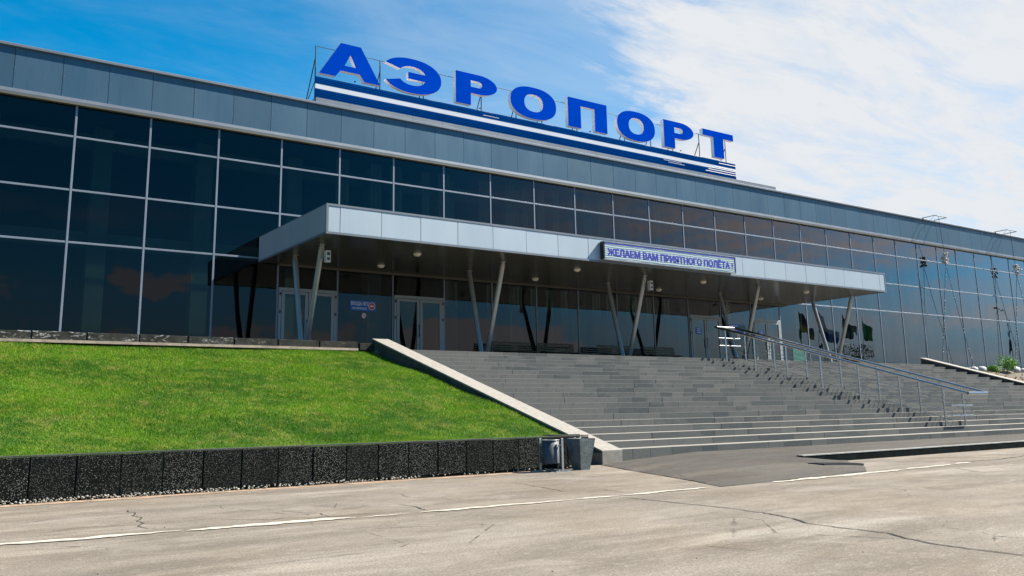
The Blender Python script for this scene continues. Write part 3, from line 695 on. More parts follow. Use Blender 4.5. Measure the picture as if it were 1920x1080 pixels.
w = MB(); x = 13.0
while x < 66:
    wd = random.uniform(.25, .6)
    for k_ in range(int(wd / .09)): w.box(x + k_ * .09, x + k_ * .09 + .085, D + .55 + .03 * (k_ % 2), D + .575 + .03 * (k_ % 2), 6.45, 10.45)
    if 17 < x < 30 or x > 38:
        for k_ in range(int(wd / .09)): w.box(x + .3 + k_ * .09, x + .385 + k_ * .09, D + .55 + .03 * (k_ % 2), D + .575 + .03 * (k_ % 2), ZT + .1, 6.15)
    x += wd + random.choice((.35, .5, .8, 1.3))
w.build('inner_curtains', M['interior_col'], B)['kind'] = 'stuff'
rows = [(3.295, 6.35), (6.35, 7.95), (7.95, 9.62), (9.62, 10.60)]
DOORS = {3, 5, 12, 14}
def pane(mb, x0, x1, z0, z1, y):
    a, b = random.uniform(-1, 1) * .0022, random.uniform(-1, 1) * .0016
    hx, hz = (x1 - x0) / 2, (z1 - z0) / 2
    mb.add([(x0, y - a * hx - b * hz, z0), (x1, y + a * hx - b * hz, z0), (x1, y + a * hx + b * hz, z1), (x0, y - a * hx + b * hz, z1)], [(0, 1, 2, 3)])
for i in range(-12, 33):
    xa = BAY0 + BAY * i; xb = xa + BAY; g_ = MB(); fr = MB(); under = 3 <= i <= 14
    rr = rows[1:] + ([(ZT + .02, 6.20)] if (under and i not in DOORS) else [(5.40, 6.20)] if i in DOORS else [rows[0]])
    for z0_, z1_ in rr: pane(g_, xa + .03, xb - .03, z0_, z1_, D - .004)
    win = g_.build('window', M['glass'], B, origin=(xa, D, ZT))
    fr.box(xa - .031, xa + .031, D - .032, D + .05, 3.29 if not under else ZT + .02, 10.60)
    zz_ = [7.95, 9.62] + ([6.35] if not (4 <= i <= 14 or i == 3) else [])
    for z in zz_: fr.box(xa + .032, xb - .032, D - .026, D + .045, z - .031, z + .031)
    if not under: fr.box(xa + .032, xb - .032, D - .022, D + .04, 3.286, 3.34)
    bevel(fr.build('frame', M['aluminium'], win), .006, 1)
    if i in DOORS:
        d = MB(); zt = 5.39; m_ = (xa + xb) / 2
        d.box(xa + .04, xb - .04, D - .07, D + .04, zt - .09, zt + .02)
        d.box(xa + .04, xa + .13, D - .07, D + .04, ZT + .01, zt - .091); d.box(xb - .13, xb - .04, D - .07, D + .04, ZT + .01, zt - .091)
        for a, b in ((xa + .14, m_ - .01), (m_ + .01, xb - .14)):
            d.box(a, a + .11, D - .085, D - .03, ZT + .03, zt - .10); d.box(b - .11, b, D - .085, D - .03, ZT + .03, zt - .10)
            d.box(a + .111, b - .111, D - .083, D - .032, zt - .20, zt - .101); d.box(a + .111, b - .111, D - .083, D - .032, ZT + .031, ZT + .22)
        dd = bevel(d.build('door', M['door_white'], B, origin=(m_, D, ZT)), .005, 1)
        gl = MB()
        for a, b in ((xa + .24, m_ - .11), (m_ + .11, xb - .24)): pane(gl, a, b, ZT + .2, zt - .18, D - .055)
        gl.build('door_glass', M['door_glass'], dd)
        hd = MB()
        for s_ in (-1,):
            hx = m_ + s_ * .06
            hd.tube([(hx, D - .085, ZT + .95), (hx, D - .16, ZT + .95), (hx, D - .16, ZT + 1.35), (hx, D - .085, ZT + 1.35)], .017, 6)
        hd.build('handle', M['black'], dd)
        for s_ in ((-1, 1) if i < 10 else (-1,)):
            for z in (ZT + .35, ZT + 1.55, ZT + 2.15):
                hx = xa + .085 if s_ < 0 else xb - .085; hg = MB(); hg.box(hx - .02, hx + .02, D - .10, D - .071, z, z + .1); hg.build('hinge', M['black'], dd)
# eaves: trims, fascia panels, lip
w = MB(); w.box(BX0 - .3, BX1 + .3, D - .15, D + .24, 10.602, 10.66, 0); w.build('lower_trim', M['trim'], B)
w = MB(); w.add([(BX0 - .3, D - .15, 10.66), (BX1 + .3, D - .15, 10.66), (BX1 + .3, D - .143, 10.80), (BX0 - .3, D - .143, 10.80), (BX0 - .3, D - .155, 10.70), (BX1 + .3, D - .155, 10.70), (BX0 - .3, D, 10.80), (BX1 + .3, D, 10.80), (BX0 - .3, D, 10.66), (BX1 + .3, D, 10.66)],
            [(0, 1, 5, 4), (4, 5, 3, 2)] if False else [(0, 1, 5, 4), (4, 5, 2, 3), (3, 2, 7, 6), (0, 8, 9, 1), (6, 7, 9, 8)]); w.build('fascia_trim', M['trim_light'], B)
w = MB(); w.box(BX0 - .3, BX1 + .3, D - .03, D + .018, 10.66, 12.12, 0); w.build('fascia_backing', M['gap'], B)
w = MB(); x = 2.40 - 1.3115 * 19
while x < BX1 + .2:
    jy = random.uniform(-.002, .002); w.box(x + .007, min(x + 1.3115, BX1 + .29) - .007, D - .06 + jy, D - .034, 10.803, 12.10); x += 1.3115
w.build('fascia', M['fascia'], B)
w = MB(); x = 2.40 - 1.3115 * 19
for q in range(75):
    for z in (10.835, 11.45, 12.05):
        for s_ in (0.03,):
            w.box(x + s_, x + s_ + .018, D - .066, D - .061, z, z + .018)
    w.box(x + .65, x + .668, D - .066, D - .061, 10.835, 10.853); x += 1.3115
    if x > 62: break
o_ = w.build('fascia_rivets', M['galv'], B); o_['kind'] = 'stuff'
w = MB(); w.box(BX0 - .35, BX1 + .35, D - .15, D + .5, 12.10, 12.20, 0); bevel(w.build('roof_edge', M['trim_light'], B), .015, 1)
w = MB(); x = 11.89
while x < 37.1:
    w.box(x, min(x + 1.3115, 37.18) - .006, D - .10, D + .35, 12.203, 12.37); x += 1.3115
w.build('raised_roof_edge', M['trim_light'], B)

# entrance canopy (part of the building)
CP = bpy.data.objects.new('canopy', None); C.objects.link(CP); CP.parent = B; CP.location = Vector((24, 26, ZT)) - Vector(B.location)
w = MB(); w.box(CX0 + .035, CX1 - .035, CY + .035, D - .08, ZS + .05, ZC - .05); w.build('canopy_core', M['gap'], CP)
w = MB(); w.box(CX0 + .02, CX1 - .02, CY + .02, D - .077, ZS - .0, ZS + .048); w.build('soffit', M['soffit'], CP)
w = MB(); js = [CX0 + .055] + [10.42 + 1.3215 * i for i in range(20)] + [36.85, CX1 - .055]; js = [j for j in js if j < CX1]; js = sorted(js)
js2 = [js[0]]
for j in js[1:]:
    if j - js2[-1] > .3: js2.append(j)
if CX1 - .055 not in js2: js2[-1] = CX1 - .055
for a, b in zip(js2, js2[1:]):
    jy = random.uniform(-.002, .002); w.box(a + .008, b - .008, CY + jy, CY + .03, ZS + .055, ZC - .065)
w.build('front_panels', M['canopy_front'], CP)
n5 = 4; L = D - .08 - CY - .05; w = MB()
for i in range(n5): w.box(CX0, CX0 + .03, CY + .055 + L * i / n5, CY + .045 + L * (i + 1) / n5, ZS + .055, ZC - .02)
w.build('side_panel', M['canopy_front'], CP); w = MB()
for i in range(n5): w.box(CX1 - .03, CX1, CY + .055 + L * i / n5, CY + .045 + L * (i + 1) / n5, ZS + .055, ZC - .02)
w.build('side_panel', M['canopy_front'], CP)
w = MB(); w.box(CX0 - .012, CX1 + .012, CY - .015, CY + .04, ZC - .06, ZC); w.box(CX0 - .012, CX1 + .012, CY - .012, CY + .018, ZS - .012, ZS + .05)
w.box(CX0 - .012, CX0 + .05, CY - .014, CY + .036, ZS + .052, ZC - .062); w.box(CX1 - .05, CX1 + .012, CY - .014, CY + .036, ZS + .052, ZC - .062)
w.box(CX0 - .010, CX0 + .018, CY + .02, D - .08, ZS - .010, ZS + .05); w.box(CX1 - .018, CX1 + .010, CY + .02, D - .08, ZS - .010, ZS + .05)
w.box(CX0 - .004, CX0 + .05, CY + .042, D - .08, ZC - .018, ZC + .0); w.box(CX0 + .06, CX1 - .06, CY + .05, D - .08, ZC - .05, ZC - .01)
w.build('edge_trim', M['trim_light'], CP)
w = MB(); w.box(CX0 + .7, CX1 - .05, D - .16, D - .078, ZS - .07, ZS - .003); w.build('wall_trim', M['trim'], CP)
for x in (13.86, 20.50, 27.10, 33.72):
    for y in (25.0, 27.57):
        w = MB(); n = 12; r = .10
        ring = lambda r, z: [(x + r * math.cos(2 * math.pi * k / n), y + r * math.sin(2 * math.pi * k / n), z) for k in range(n)]
        vs = ring(.13, ZS - .002) + ring(.12, ZS - .03) + ring(.085, ZS - .075) + [(x, y, ZS - .09)]
        fs = [(k, (k + 1) % n, n + (k + 1) % n, n + k) for k in range(n)] + [(n + k, n + (k + 1) % n, 2 * n + (k + 1) % n, 2 * n + k) for k in range(n)] + [(2 * n + k, 2 * n + (k + 1) % n, 3 * n) for k in range(n)]
        w.add(vs, fs, 0, True); w.build('ceiling_light', M['lamp_on'], CP)
COLX = (10.56, 17.18, 23.80, 30.40, 37.00)
for i, x in enumerate(COLX):
    for (yt, yb) in ((24.97, 26.07), (27.11, 26.33)):
        w = MB(); w.tube([(x, yb, ZT), (x, yt, ZS - .10)], .086, 14); 
        co = w.build('column', M['column_steel'], CP, origin=(x, yb, ZT))
        w = MB(); w.tube([(x, yt, ZS - .11), (x, yt - .01 if yt < 26 else yt + .01, ZS)], .07, 12); w.box(x - .09, x + .09, yt - .09, yt + .09, ZS - .014, ZS - .003); w.build('head_plate', M['column_steel'], co)
        w = MB(); w.box(x - .17, x + .17, yb - .12, yb + .12, ZT - .002, ZT + .025); w.build('base_plate', M['column_steel'], co)

# ------------------------------------------------------------------ things fixed to the canopy
def loudspeaker(x, label):
    o = thing('wall_loudspeaker', label, 'loudspeaker', (x, 24.95, 5.6), 'box loudspeakers on the canopy columns')
    b = MB(); b.box(x + .03, x + .19, 24.70, 24.86, 5.62, 5.98); bevel(b.build('body', M['white_paint'], o), .012)
    b = MB(); b.box(x + .065, x + .155, 24.69, 24.699, 5.68, 5.76); b.build('grille', M['black'], o); b = MB(); b.box(x + .065, x + .155, 24.69, 24.699, 5.83, 5.92); b.build('grille', M['black'], o)
    b = MB(); b.box(x + .0, x + .05, 24.80, 25.15, 5.78, 5.82); b.build('bracket', M['galv'], o)
loudspeaker(10.56, 'pale box speaker high on the front column at the left corner of the canopy')
loudspeaker(23.80, 'pale box speaker high on the front column under the display board')

led = thing('display_board', 'long LED display board with blue Russian greeting on the canopy front', 'display board', (23.56, CY, 6.3))
LX0, LX1, LZ0, LZ1, LY = 20.20, 26.93, 6.285, 6.885, CY - .22
b = MB(); b.box(LX0, LX1, LY + .012, CY - .016, LZ0, LZ1); b.build('housing', M['black'], led)
b = MB(); b.box(LX0 - .01, LX1 + .01, LY - .008, CY - .017, LZ1 + .002, LZ1 + .03); b.box(LX0 - .01, LX1 + .01, LY - .008, LY + .06, LZ0 - .03, LZ0 - .002); b.box(LX1 + .002, LX1 + .03, LY - .006, LY + .02, LZ0, LZ1)
b.build('rim', M['galv'], led)
b = MB(); b.add([(LX0 + .04, LY + .006, LZ0 + .012), (LX1 - .03, LY + .006, LZ0 + .012), (LX1 - .03, LY + .006, LZ1 - .015), (LX0 + .04, LY + .006, LZ1 - .015)], [(0, 1, 2, 3)]); sc_ = b.build('screen', M['led'], led)
b = MB(); b.box(LX0 + .05, LX1 - .035, LY - .001, LY + .004, LZ1 - .055, LZ1 - .025); b.box(LX1 - .05, LX1 - .035, LY - .001, LY + .004, LZ0 + .02, LZ1 - .056)
text_bm('ЖЕЛАЕМ ВАМ ПРИЯТНОГО ПОЛЁТА !', 6.40, .33, .004, LX0 + .16, LY, LZ0 + .13, b, 0, None, .012)
text_bm('ЖЕЛАЕМ ВАМ ПРИЯТНОГО ПОЛЁТА !', 6.40, .33, .004, LX0 + .184, LY - .0015, LZ0 + .122, b, 0, None, .012)
b.build('lettering', M['led_blue'], sc_)

# ------------------------------------------------------------------ rooftop sign
YS = 29.9
sg = thing('rooftop_sign', 'big blue Cyrillic letters over blue and white stripes on a roof frame', 'sign', (23.7, YS, 12.2))
ZB, ZU = 13.74, 15.13
def se(cx, cz, rx, rz, e=2.35, n=48, a0=0, a1=2 * math.pi):
    out = []
    for i in range(n if a1 - a0 > 6.2 else n + 1):
        t_ = a0 + (a1 - a0) * i / n; c_, s_ = math.cos(t_), math.sin(t_)
        out.append((cx + rx * math.copysign(abs(c_) ** (2 / e), c_), cz + rz * math.copysign(abs(s_) ** (2 / e), s_)))
    return out
H = ZU - ZB
def letter_A(w): return [[(0, 0), (.66, 0), (.86, .27), (1.66, .27), (1.86, 0), (w, 0), (1.70, H), (.86, H)], [(1.03, .50), (1.50, .50), (1.265, .98)]]
def letter_R(w):
    o = [(0, 0), (0, H), (w * .56, H)] + [(w * .56 + (w * .44) * math.sin(a), H - .43 + .43 * math.cos(a)) for a in [math.pi * i / 18 for i in range(1, 18)]] + [(w * .56, H - .86), (.74, H - .86), (.74, 0)]
    i = [(.74, H - .30), (.74, H - .58), (w * .55, H - .58)] + [(w * .55 + .17 * math.sin(a), H - .44 - .14 * math.cos(a)) for a in [math.pi * k / 8 for k in range(1, 8)]] + [(w * .55, H - .30)]
    return [o, i]
def letter_O(w): return [se(w / 2, H / 2, w / 2, H / 2 + .03), se(w / 2, H / 2, w / 2 - .74, H / 2 - .30)]
def letter_P(w): return [[(0, 0), (0, H), (w, H), (w, 0), (w - .75, 0), (w - .75, H - .33), (.75, H - .33), (.75, 0)]]
def letter_T(w): return [[(0, H), (w, H), (w, H - .34), (w / 2 + .37, H - .34), (w / 2 + .37, 0), (w / 2 - .37, 0), (w / 2 - .37, H - .34), (0, H - .34)]]
def letter_E(w):
    A = math.radians; cx = w * .44
    out = se(cx, H / 2, w * .56, H / 2 + .03, 2.2, 40, A(-152), A(152))
    inn = se(cx, H / 2, w * .56 - .72, H / 2 - .30, 2.2, 30, A(-150), A(150))
    up = [p for p in inn if p[1] > H / 2 + .145 or p[0] < cx - .1 and p[1] > H / 2]; dn = [p for p in inn if p[1] < H / 2 - .145]
    up = sorted(up, key=lambda p: math.atan2(p[1] - H / 2, p[0] - cx), reverse=True); dn = sorted(dn, key=lambda p: math.atan2(p[1] - H / 2, p[0] - cx), reverse=True)
    xi = max(p[0] for p in inn) - .02
    poly = out + up + [(xi, H / 2 + .14), (w * .36, H / 2 + .14), (w * .36, H / 2 - .14), (xi, H / 2 - .14)] + dn
    return [poly]
for nm, fn, xa, xb in (('A', letter_A, 12.39, 14.93), ('E', letter_E, 15.30, 17.69), ('R', letter_R, 18.38, 20.45), ('O', letter_O, 21.14, 23.63), ('P', letter_P, 24.30, 26.62), ('O', letter_O, 27.24, 29.68), ('R', letter_R, 30.28, 32.36), ('T', letter_T, 33.03, 35.31)):
    poly_letter(fn(xb - xa), .20, xa, YS, ZB, 'letter', [M['sign_blue'], M['sign_white']], sg, (xa, YS, ZB))
# striped board made of ribs
PX0, PX1, PZ = 12.19, 35.15, 13.50
bl, wh = MB(), MB(); nr = 23; hh = (PZ - 12.44) / 32; z = PZ; i = 0
while z - hh > 12.42:
    zone = 'b' if z > PZ - .235 else 'w' if z > PZ - .455 else 'b' if z > PZ - .80 else 'b'
    (bl if zone == 'b' else wh).box(PX0, PX1, YS - .16 - (.012 if i % 2 else 0), YS - .12, z - hh + .001, z - .001); z -= hh; i += 1
wh = MB(); wh.box(PX0, PX1, YS - .166, YS - .12, PZ - .455, PZ - .232)
bl.build('blue_stripes', M['panel_blue'], sg); wh.build('white_stripes', M['panel_white'], sg)
sp = MB()
for a, z in ((33.9, 13.38), (33.55, 13.16), (33.35, 13.09), (33.1, 12.98), (32.9, 12.87)): sp.box(a, PX1 + .004, YS - .178, YS - .1735, z - .016, z + .016)
for a, b, z in ((19.6, 20.4, 13.34), (30.0, 31.2, 12.98), (30.3, 31.4, 12.90)): sp.box(a, b, YS - .178, YS - .1735, z - .006, z + .006)  # short thin white strips: faint highlights on the board painted in
sp.build('speed_lines_and_highlights', M['sign_white'], sg)
fr = MB(); px_ = [12.35, 15.04, 17.0, 19.8, 21.6, 23.0, 25.0, 27.9, 29.6, 31.1, 33.0, 34.95]
for x in px_:
    fr.tube([(x, YS + .26, 12.0), (x, YS + .26, 14.90)], .022, 6); fr.tube([(x, YS + .26, 14.45), (x, YS + 1.65, 12.0)], .022, 6)
    fr.tube([(x, YS + .26, 13.5), (x, YS + 2.1, 12.0)], .016, 5)
for z in (14.89, 13.68, 13.55): fr.tube([(12.35, YS + .26, z), (34.97, YS + .26, z)], .013, 5)
fr.build('frame', M['steel_dark'], sg)
brk = MB()
for xa, xb in ((12.39, 14.93), (15.30, 17.69), (18.38, 20.45), (21.14, 23.63), (24.30, 26.62), (27.24, 29.68), (30.28, 32.36), (33.03, 35.31)):
    xm = (xa + xb) / 2 + .3; brk.box(xm - .02, xm + .02, YS + .19, YS + .27, 14.86, 14.92)
    brk.box(xm - .02, xm + .02, YS + .19, YS + .27, 13.76, 13.80)
brk.build('bracket', M['steel_dark'], sg)

# ------------------------------------------------------------------ railing on the steps
RX = (26.33, 27.42)
rl = thing('stair_railing', 'twin rail stainless steel railing standing in the middle of the steps', 'railing', (26.9, 19, 1.5))
ya, za, yb, zb = 14.20, 1.385, 23.82, 4.21
sl = (zb - za) / (yb - ya)
for x in RX:
    b = MB(); b.tube([(x, ya, za), (x, yb, zb)], .046, 12); b.build('handrail', M['steel'], rl)
for (y, z) in ((ya, za), (yb, zb)):
    b = MB(); b.tube([(RX[0], y, z), (RX[1], y, z)], .045, 12); b.build('end_bar', M['steel'], rl)
posts_y = [14.96, 16.36, 17.78, 19.2, 20.6, 22.0, 23.35]
for x in RX:
    for y in posts_y:
        kk = int((y - Y0) / TR); zf = NZ + (kk + 1) * RI; zt = za + sl * (y - ya) - .05
        b = MB(); b.tube([(x, y, zf), (x, y, zt)], .031, 10); po = b.build('post', M['steel'], rl, origin=(x, y, zf))
        b = MB(); b.tube([(x, y, zf), (x, y, zf + .025)], .055, 12); b.tube([(x, y, zt - .01), (x, y, zt + .02)], .034, 10); b.build('post_flange', M['steel'], po)
        b = MB()
        for dz in (.33, .62): b.sphere((x - .04, y, zt - dz), .022, 0, 7, 5)
        b.build('clamp', M['steel'], po)
for x in RX:
    for dz in (.38, .67, .93):
        b = MB(); b.tube([(x + .0, 14.72, za + sl * (14.72 - ya) - dz), (x, 23.62, za + sl * (23.62 - ya) - dz)], .011, 6); b.build('lower_rod', M['steel'], rl)
for y, s_ in ((14.72, 0), (23.62, 0)):
    for dz in (.38, .67) if y > 20 else (.50, .80):
        z = za + sl * (y - ya) - dz
        b = MB(); b.tube([(RX[0] - .06, y, z), (RX[1] + .06, y, z)], .022, 8); b.build('cross_rod', M['steel'], rl)

# ------------------------------------------------------------------ bins
urn = thing('concrete_urn', 'tapered square concrete litter urn beside the end of the stair side wall', 'litter urn', (10.72, 13.16, 0))
def frust(mb, cx, cy, hx0, hy0, hx1, hy1, z0, z1, inner=False):
    vs = [(cx + a * hx0, cy + b * hy0, z0) for a, b in ((-1, -1), (1, -1), (1, 1), (-1, 1))] + [(cx + a * hx1, cy + b * hy1, z1) for a, b in ((-1, -1), (1, -1), (1, 1), (-1, 1))]
    fs = [(0, 1, 5, 4), (1, 2, 6, 5), (2, 3, 7, 6), (3, 0, 4, 7)]
    if inner: fs = [tuple(reversed(f)) for f in fs]; fs.append((0, 1, 2, 3))
    else: fs.append((3, 2, 1, 0))
    mb.add(vs, fs)
mb = MB(); cx, cy = 10.735, 13.17
frust(mb, cx, cy, .105, .12, .185, .21, .0, .565); frust(mb, cx, cy, .12, .14, .155, .18, .15, .545, True)
top = [(cx + a * .185, cy + b * .21, .565) for a, b in ((-1, -1), (1, -1), (1, 1), (-1, 1))] + [(cx + a * .155, cy + b * .18, .545) for a, b in ((-1, -1), (1, -1), (1, 1), (-1, 1))]
mb.add(top, [(0, 1, 5, 4), (1, 2, 6, 5), (2, 3, 7, 6), (3, 0, 4, 7)])
mb.build('urn_body', M['urn'], urn)
lt = MB(); leaf_cloud(lt, (10.72, 13.2, .50), .1, 26, .03); lt.build('litter', M['sandy'], urn)
bn = thing('litter_bin', 'grey metal drum litter bin hung on a pale metal post stand by the black wall', 'litter bin', (10.05, 13.15, 0))
mb = MB(); n = 26; r = .155; cx, cy = 10.03, 13.16
ring = lambda r, z: [(cx + r * math.cos(2 * math.pi * k / n), cy + r * math.sin(2 * math.pi * k / n), z) for k in range(n)]
vs = ring(r, .15) + ring(r, .56) + ring(r - .012, .56) + ring(r - .012, .18)
fs = []
for q in range(3): fs += [(q * n + k, q * n + (k + 1) % n, (q + 1) * n + (k + 1) % n, (q + 1) * n + k) for k in range(n)]
mb.add(vs, fs, 0, True); mb.add(ring(r, .15), [tuple(reversed(range(n)))]); mb.add(ring(r - .012, .18), [tuple(range(n))])
drum = mb.build('drum', simple('bin_blue_grey_paint', (0.07, 0.085, 0.10), .6, .0, .2, 5), bn)
mb = MB(); mb.tube([ring(r + .004, .555)[k % n] for k in range(n + 1)], .008, 6, 0, False); mb.build('rim', M['galv'], drum)
mb = MB(); mb.box(10.12, 10.165, 12.955, 12.972, .02, .585); bevel(mb.build('post', M['galv'], bn), .004)
mb = MB(); mb.box(9.92, 9.965, 13.345, 13.362, .02, .585); bevel(mb.build('post', M['galv'], bn), .004)
for y, x0_, x1_ in ((12.965, 9.98, 10.32), (13.352, 9.72, 10.08)):
    mb = MB(); mb.box(x0_, x1_, y - .022, y + .022, .0, .02); mb.build('foot', M['galv'], bn)
mb = MB(); mb.tube([(10.142, 12.965, .46), (10.10, 13.02, .46)], .012, 8); mb.tube([(9.943, 13.355, .46), (9.97, 13.30, .46)], .012, 8); mb.box(10.06, 10.10, 12.97, 13.35, .02, .04); mb.build('pivot', M['galv'], bn)

# ------------------------------------------------------------------ benches
bl_lab = ['dark slatted bench by the glass, leftmost of the four on the terrace', 'dark slatted bench by the glass, second from the left', 'dark slatted bench by the glass, third from the left', 'dark slatted bench by the glass, rightmost of the four']
for i, xc in enumerate((19.87, 22.0, 25.12, 27.7)):
    o = thing('bench', bl_lab[i], 'bench', (xc, 28.1, ZT), 'slatted benches along the terminal glass')
    L = 1.88; yb_ = 28.32
    def slats(items, nm):
        b = MB()
        for (y, z, dy, dz) in items: b.box(xc - L / 2, xc + L / 2, y, y + dy, z, z + dz)
        return bevel(b.build(nm, M['wood'], o), .006, 1)
    slats([(yb_ + q * .02, ZT + .50 + q * .085, .025, .062) for q in range(4)], 'backrest')
    slats([(yb_ - .52 + q * .085, ZT + .41, .068, .03) for q in range(6)], 'seat')
    for s_ in (-1, 1):
        b = MB(); x = xc + s_ * (L / 2 - .15); b.tube([(x, yb_ - .48, ZT), (x, yb_ - .46, ZT + .40), (x, yb_ - .02, ZT + .40)], .02, 6); b.tube([(x, yb_ - .05, ZT), (x, yb_ + .04, ZT + .42), (x, yb_ + .11, ZT + .80)], .02, 6); b.build('leg', M['black'], o)

# ------------------------------------------------------------------ notices on the glass
YG = D - .012
s1 = thing('notice_sign', 'blue no entrance notice in Russian and English stuck on the glass', 'sign', (13.86, YG, 4.78))
b = MB(); b.box(13.36, 14.36, YG - .012, YG - .002, 4.77, 5.13); b.build('sign_plate', M['sticker_blue'], s1)
b = MB(); text_bm('ВХОДА НЕТ', .68, .145, .004, 13.40, YG - .017, 4.935, b, 0, None, .006); text_bm('NO ENTRANCE', .55, .075, .004, 13.46, YG - .017, 4.815, b, 0, None, .004)
b.build('lettering', M['sticker_white'], s1)
def disc(mb, cx, cz, r0, r1, y, n=24, mi=0):
    vs = []; 
    for k in range(n): a = 2 * math.pi * k / n; vs += [(cx + r0 * math.cos(a), y, cz + r0 * math.sin(a)), (cx + r1 * math.cos(a), y, cz + r1 * math.sin(a))]
    if r0 <= 0: mb.add([(cx + r1 * math.cos(2 * math.pi * k / n), y, cz + r1 * math.sin(2 * math.pi * k / n)) for k in range(n)], [tuple(range(n))], mi)
    else: mb.add(vs, [(2 * k, 2 * k + 1, (2 * k + 3) % (2 * n), (2 * k + 2) % (2 * n)) for k in range(n)], mi)
b = MB(); disc(b, 14.21, 4.95, 0, .12, YG - .0140, 24, 0); disc(b, 14.21, 4.95, .12, .135, YG - .0145, 24, 1); b.box(14.13, 14.29, YG - .019, YG - .0155, 4.93, 4.97, 1)
b.build('no_entry_symbol', [M['sticker_red'], M['sticker_white']], s1)
def round_sticker(x, z, r, label):
    o = thing('round_sticker', label, 'sticker', (x, YG, z))
    b = MB(); disc(b, x, z, 0, r, YG - .004); b.build('backing', M['sticker_white'], o)
    b = MB(); disc(b, x, z, r * .8, r * .97, YG - .0065); b.add([(x - r * .6, YG - .0068, z + r * .45), (x - r * .45, YG - .0068, z + r * .6), (x + r * .6, YG - .0068, z - r * .45), (x + r * .45, YG - .0068, z - r * .6)], [(3, 2, 1, 0)]); b.build('red_ring', M['sticker_red'], o)
    b = MB(); b.box(x - r * .5, x + r * .4, YG - .006, YG - .005, z - r * .12, z + r * .05); b.box(x + r * .15, x + r * .4, YG - .0062, YG - .0052, z + .06 * r, z + r * .3); b.build('pictogram', M['black'], o)
round_sticker(13.91, 4.60, .10, 'small round white prohibition sticker under the blue no entrance notice')
round_sticker(33.62, 4.52, .12, 'small round red ringed sticker under the blue and green poster')
def small_notice(x0, x1, z0, z1, y, label):
    o = thing('door_notice', label, 'notice', ((x0 + x1) / 2, y, z0))
    b = MB(); b.box(x0, x1, y - .006, y, z0, z1); b.build('sign_plate', M['sticker_blue'], o)
    b = MB()
    for q in range(3): b.box(x0 + .05, x1 - .06, y - .009, y - .0065, z1 - .07 - q * .085, z1 - .045 - q * .085)
    b.build('text_lines', M['sticker_white'], o)
small_notice(30.68, 31.03, 4.53, 4.83, D - .066, 'small blue notice on the door glass left of the stair railing top')
small_notice(35.03, 35.42, 4.52, 4.84, D - .066, 'small blue notice on the rightmost door under the canopy')
po = thing('poster', 'wide blue and green poster on the glass between the two right hand doors', 'poster', (33.6, YG, 4.6))
b = MB(); b.box(33.05, 34.18, YG - .010, YG - .003, 4.68, 5.10); b.build('poster_sheet', M['sticker_blue'], po)
b = MB(); b.box(33.70, 34.12, YG - .014, YG - .011, 4.86, 5.06); b.build('green_picture', M['sticker_green'], po)
b = MB()
for q in range(3): b.box(33.12, 33.60, YG - .014, YG - .011, 5.0 - q * .1, 5.03 - q * .1)
b.build('text_lines', M['sticker_white'], po)
po = thing('poster', 'low green poster on the glass beside the rightmost canopy columns', 'poster', (38.3, YG, 3.4))
b = MB(); b.box(37.6, 38.6, YG - .010, YG - .003, 3.35, 4.05); b.build('poster_sheet', M['sticker_green'], po)

# ------------------------------------------------------------------ light garlands hung from roof brackets
def garland(x, zball, label, small=1.0):
    o = thing('light_garland', label, 'light garland', (x, 28.3, 12.2), 'hanging light garlands at the right of the facade')
    b = MB(); xa, xb_ = x - .95, x + .35
    b.tube([(xa, D + .2, 12.22), (xa + .0, 28.1, 12.24), (xb_, 28.1, 12.24), (xb_, D + .2, 12.22)], .022, 6); b.tube([(xa, 28.83, 12.1), (xa, 28.83, 12.24)], .02, 5)
    b.build('roof_bracket', M['steel_dark'], o)
    b = MB(); b.tube([(x - .55, 28.1, 12.23), (x - .3, 28.2, 11.2), (x, 28.3, zball + .35)], .012, 5); b.tube([(xa, 28.12, 12.2), (xa - .9, 28.6, 11.3), (x - 1.9, 28.85, 10.8)], .008, 5); b.build('wire_and_shadow_line', M['steel_dark'], o)  # second tube is a dark line drawn for the shadow on the fascia
    b = MB()
    for q in range(60): b.sphere((x + random.gauss(0, .085), 28.3 + random.gauss(0, .085), zball + random.uniform(-.33, .33)), random.uniform(.035, .07), 0, 6, 4)
    b.build('bulb_cluster', M['glass_white'], o)
    for (tx, n) in ((x - 1.3, 1), (x + 2.0, 2)):
        b = MB(); pts = []
        for q in range(25):
            f_ = q / 24; pts.append((x + (tx - x) * f_, 28.3 + (.2 if n == 1 else .1) * f_, zball - .3 + (3.3 - zball + .3) * f_ - .15 * math.sin(math.pi * f_)))
        b.tube(pts, .012, 5); s2 = b.build('strand', M['steel_dark'], o)
        b = MB()
        for q in range(1, 30):
            if random.random() < .5:
                f_ = (q + random.random() * .5) / 30; i_ = min(23, int(f_ * 24)); p = Vector(pts[i_]).lerp(Vector(pts[i_ + 1]), f_ * 24 - i_); b.sphere((p.x + random.uniform(-.02, .02), p.y - .03, p.z), random.uniform(.014, .03), 0, 6, 4)
        b.build('small_bulb', M['bulb'], s2)['kind'] = 'stuff'
garland(51.67, 9.72, 'garland of pale bulbs hung from the roof bracket nearer the canopy')
garland(60.16, 9.70, 'garland of pale bulbs hung from the farther roof bracket at the right edge')
ic = thing('light_string', 'short string of small lit bulbs hanging under the canopy by the doors', 'light string', (32.4, 28.5, 6.1))
b = MB()
for q in range(16): b.sphere((32.35 + .06 * math.sin(q * 2.2), 28.45 + .04 * math.cos(q * 1.7), 6.12 - .055 * q), .022, 0, 6, 4)
b.build('bulb', M['lamp_on'], ic)['kind'] = 'stuff'
b = MB(); b.tube([(32.35, 28.45, 6.2), (32.37, 28.45, 5.7), (32.35, 28.45, 5.25)], .006, 4); b.build('cable', M['black'], ic)

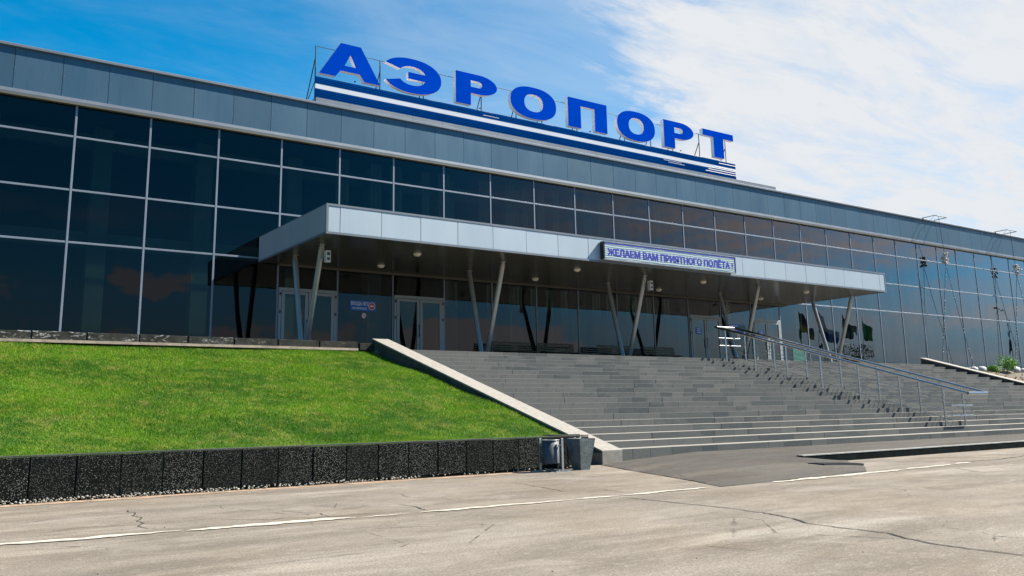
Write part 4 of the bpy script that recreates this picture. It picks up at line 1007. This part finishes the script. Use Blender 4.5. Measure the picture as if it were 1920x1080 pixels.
# ------------------------------------------------------------------ things across the forecourt that the glass reflects
flags = [((0.02, 0.02, 0.02, 1), (0.55, 0.42, 0.02, 1), (0.02, 0.02, 0.02, 1)), ((0.5, 0.04, 0.04, 1), (0.04, 0.07, 0.35, 1), (0.7, 0.7, 0.7, 1)), ((0.03, 0.03, 0.05, 1), (0.05, 0.05, 0.08, 1), (0.03, 0.03, 0.05, 1)), ((0.02, 0.02, 0.02, 1), (0.02, 0.25, 0.05, 1), (0.02, 0.25, 0.05, 1))]
fl_lab = ['black and yellow flag on a tall pole across the forecourt', 'red, blue and white flag on a tall pole across the forecourt', 'dark plain flag on a tall pole across the forecourt', 'black and green flag on a tall pole across the forecourt']
for i, x in enumerate((76.6, 80.2, 83.6, 87.0)):
    o = thing('flagpole', fl_lab[i], 'flag', (x, 0, 0), 'flagpoles across the forecourt')
    b = MB(); b.tube([(x, 0, 0), (x, 0, 11.0)], .07, 8, 0, True, .04); b.build('pole', M['steel_dark'], o)
    b = MB(); nu, nv = 16, 10
    for v in range(nv + 1):
        for u_ in range(nu + 1):
            a, c_ = u_ / nu, v / nv
            b.v.append((x + .05 + 2.4 * a * .92, .28 * math.sin(a * 7 + c_ * 2 + i) * a, 10.8 - 2.2 * c_ * (1 - .5 * a) - 1.7 * a * (1 + .25 * math.sin(i * 2.0)) + .18 * math.sin(a * 6 + i)))
    for v in range(nv):
        for u_ in range(nu): a = v * (nu + 1) + u_; b.f.append((a, a + 1, a + nu + 2, a + nu + 1)); b.m.append(0); b.sm.append(True)
    b.build('flag_cloth', flag_mat('flag_cloth_%d' % i, flags[i], diag=True), o)
def tree(x, y, h, r, label, n=2600, leaf=.16):
    o = thing('tree', label, 'tree', (x, y, 0), 'trees across the forecourt')
    b = MB(); b.tube([(x, y, 0), (x + .1, y, h * .35), (x - .1, y + .1, h * .8)], .22, 8, 0, True, .05)
    for q in range(14):
        a = random.uniform(0, 6.28); z = h * random.uniform(.3, .7); b.tube([(x, y, z), (x + math.cos(a) * r * .8, y + math.sin(a) * r * .8, z + h * random.uniform(.1, .28))], .06, 5, 0, True, .015)
    b.build('trunk', M['bark'], o); b = MB()
    for q in range(14):
        a = random.uniform(0, 6.28); rr = random.uniform(.1, .75) * r
        leaf_cloud(b, (x + math.cos(a) * rr, y + math.sin(a) * rr, h * random.uniform(.42, .88)), r * random.uniform(.25, .45), n // 14, leaf, (1, 1, .8), 0, .1)
    b.build('crown', M['leaf'], o)
tree(92.5, -5, 8.6, 3.2, 'dark leafy tree across the forecourt behind the flagpoles')
tree(7.5, -32, 10.5, 4.0, 'broad dark tree across the road behind the photographer')
lp = thing('street_lamp', 'tall street lamp with a curved arm across the forecourt', 'street lamp', (99, 10, 0))
b = MB(); b.tube([(99, 10, 0), (99, 10, 9.6)], .1, 8, 0, True, .06); b.tube([(99, 10, 9.6), (98.4, 10, 10.6), (96.9, 10, 11.2)], .045, 6); b.build('pole', M['steel_dark'], lp)
b = MB(); b.sphere((96.4, 10, 11.2), .5, 0, 10, 6, (1, .35, .22)); b.build('lamp_head', M['black'], lp)
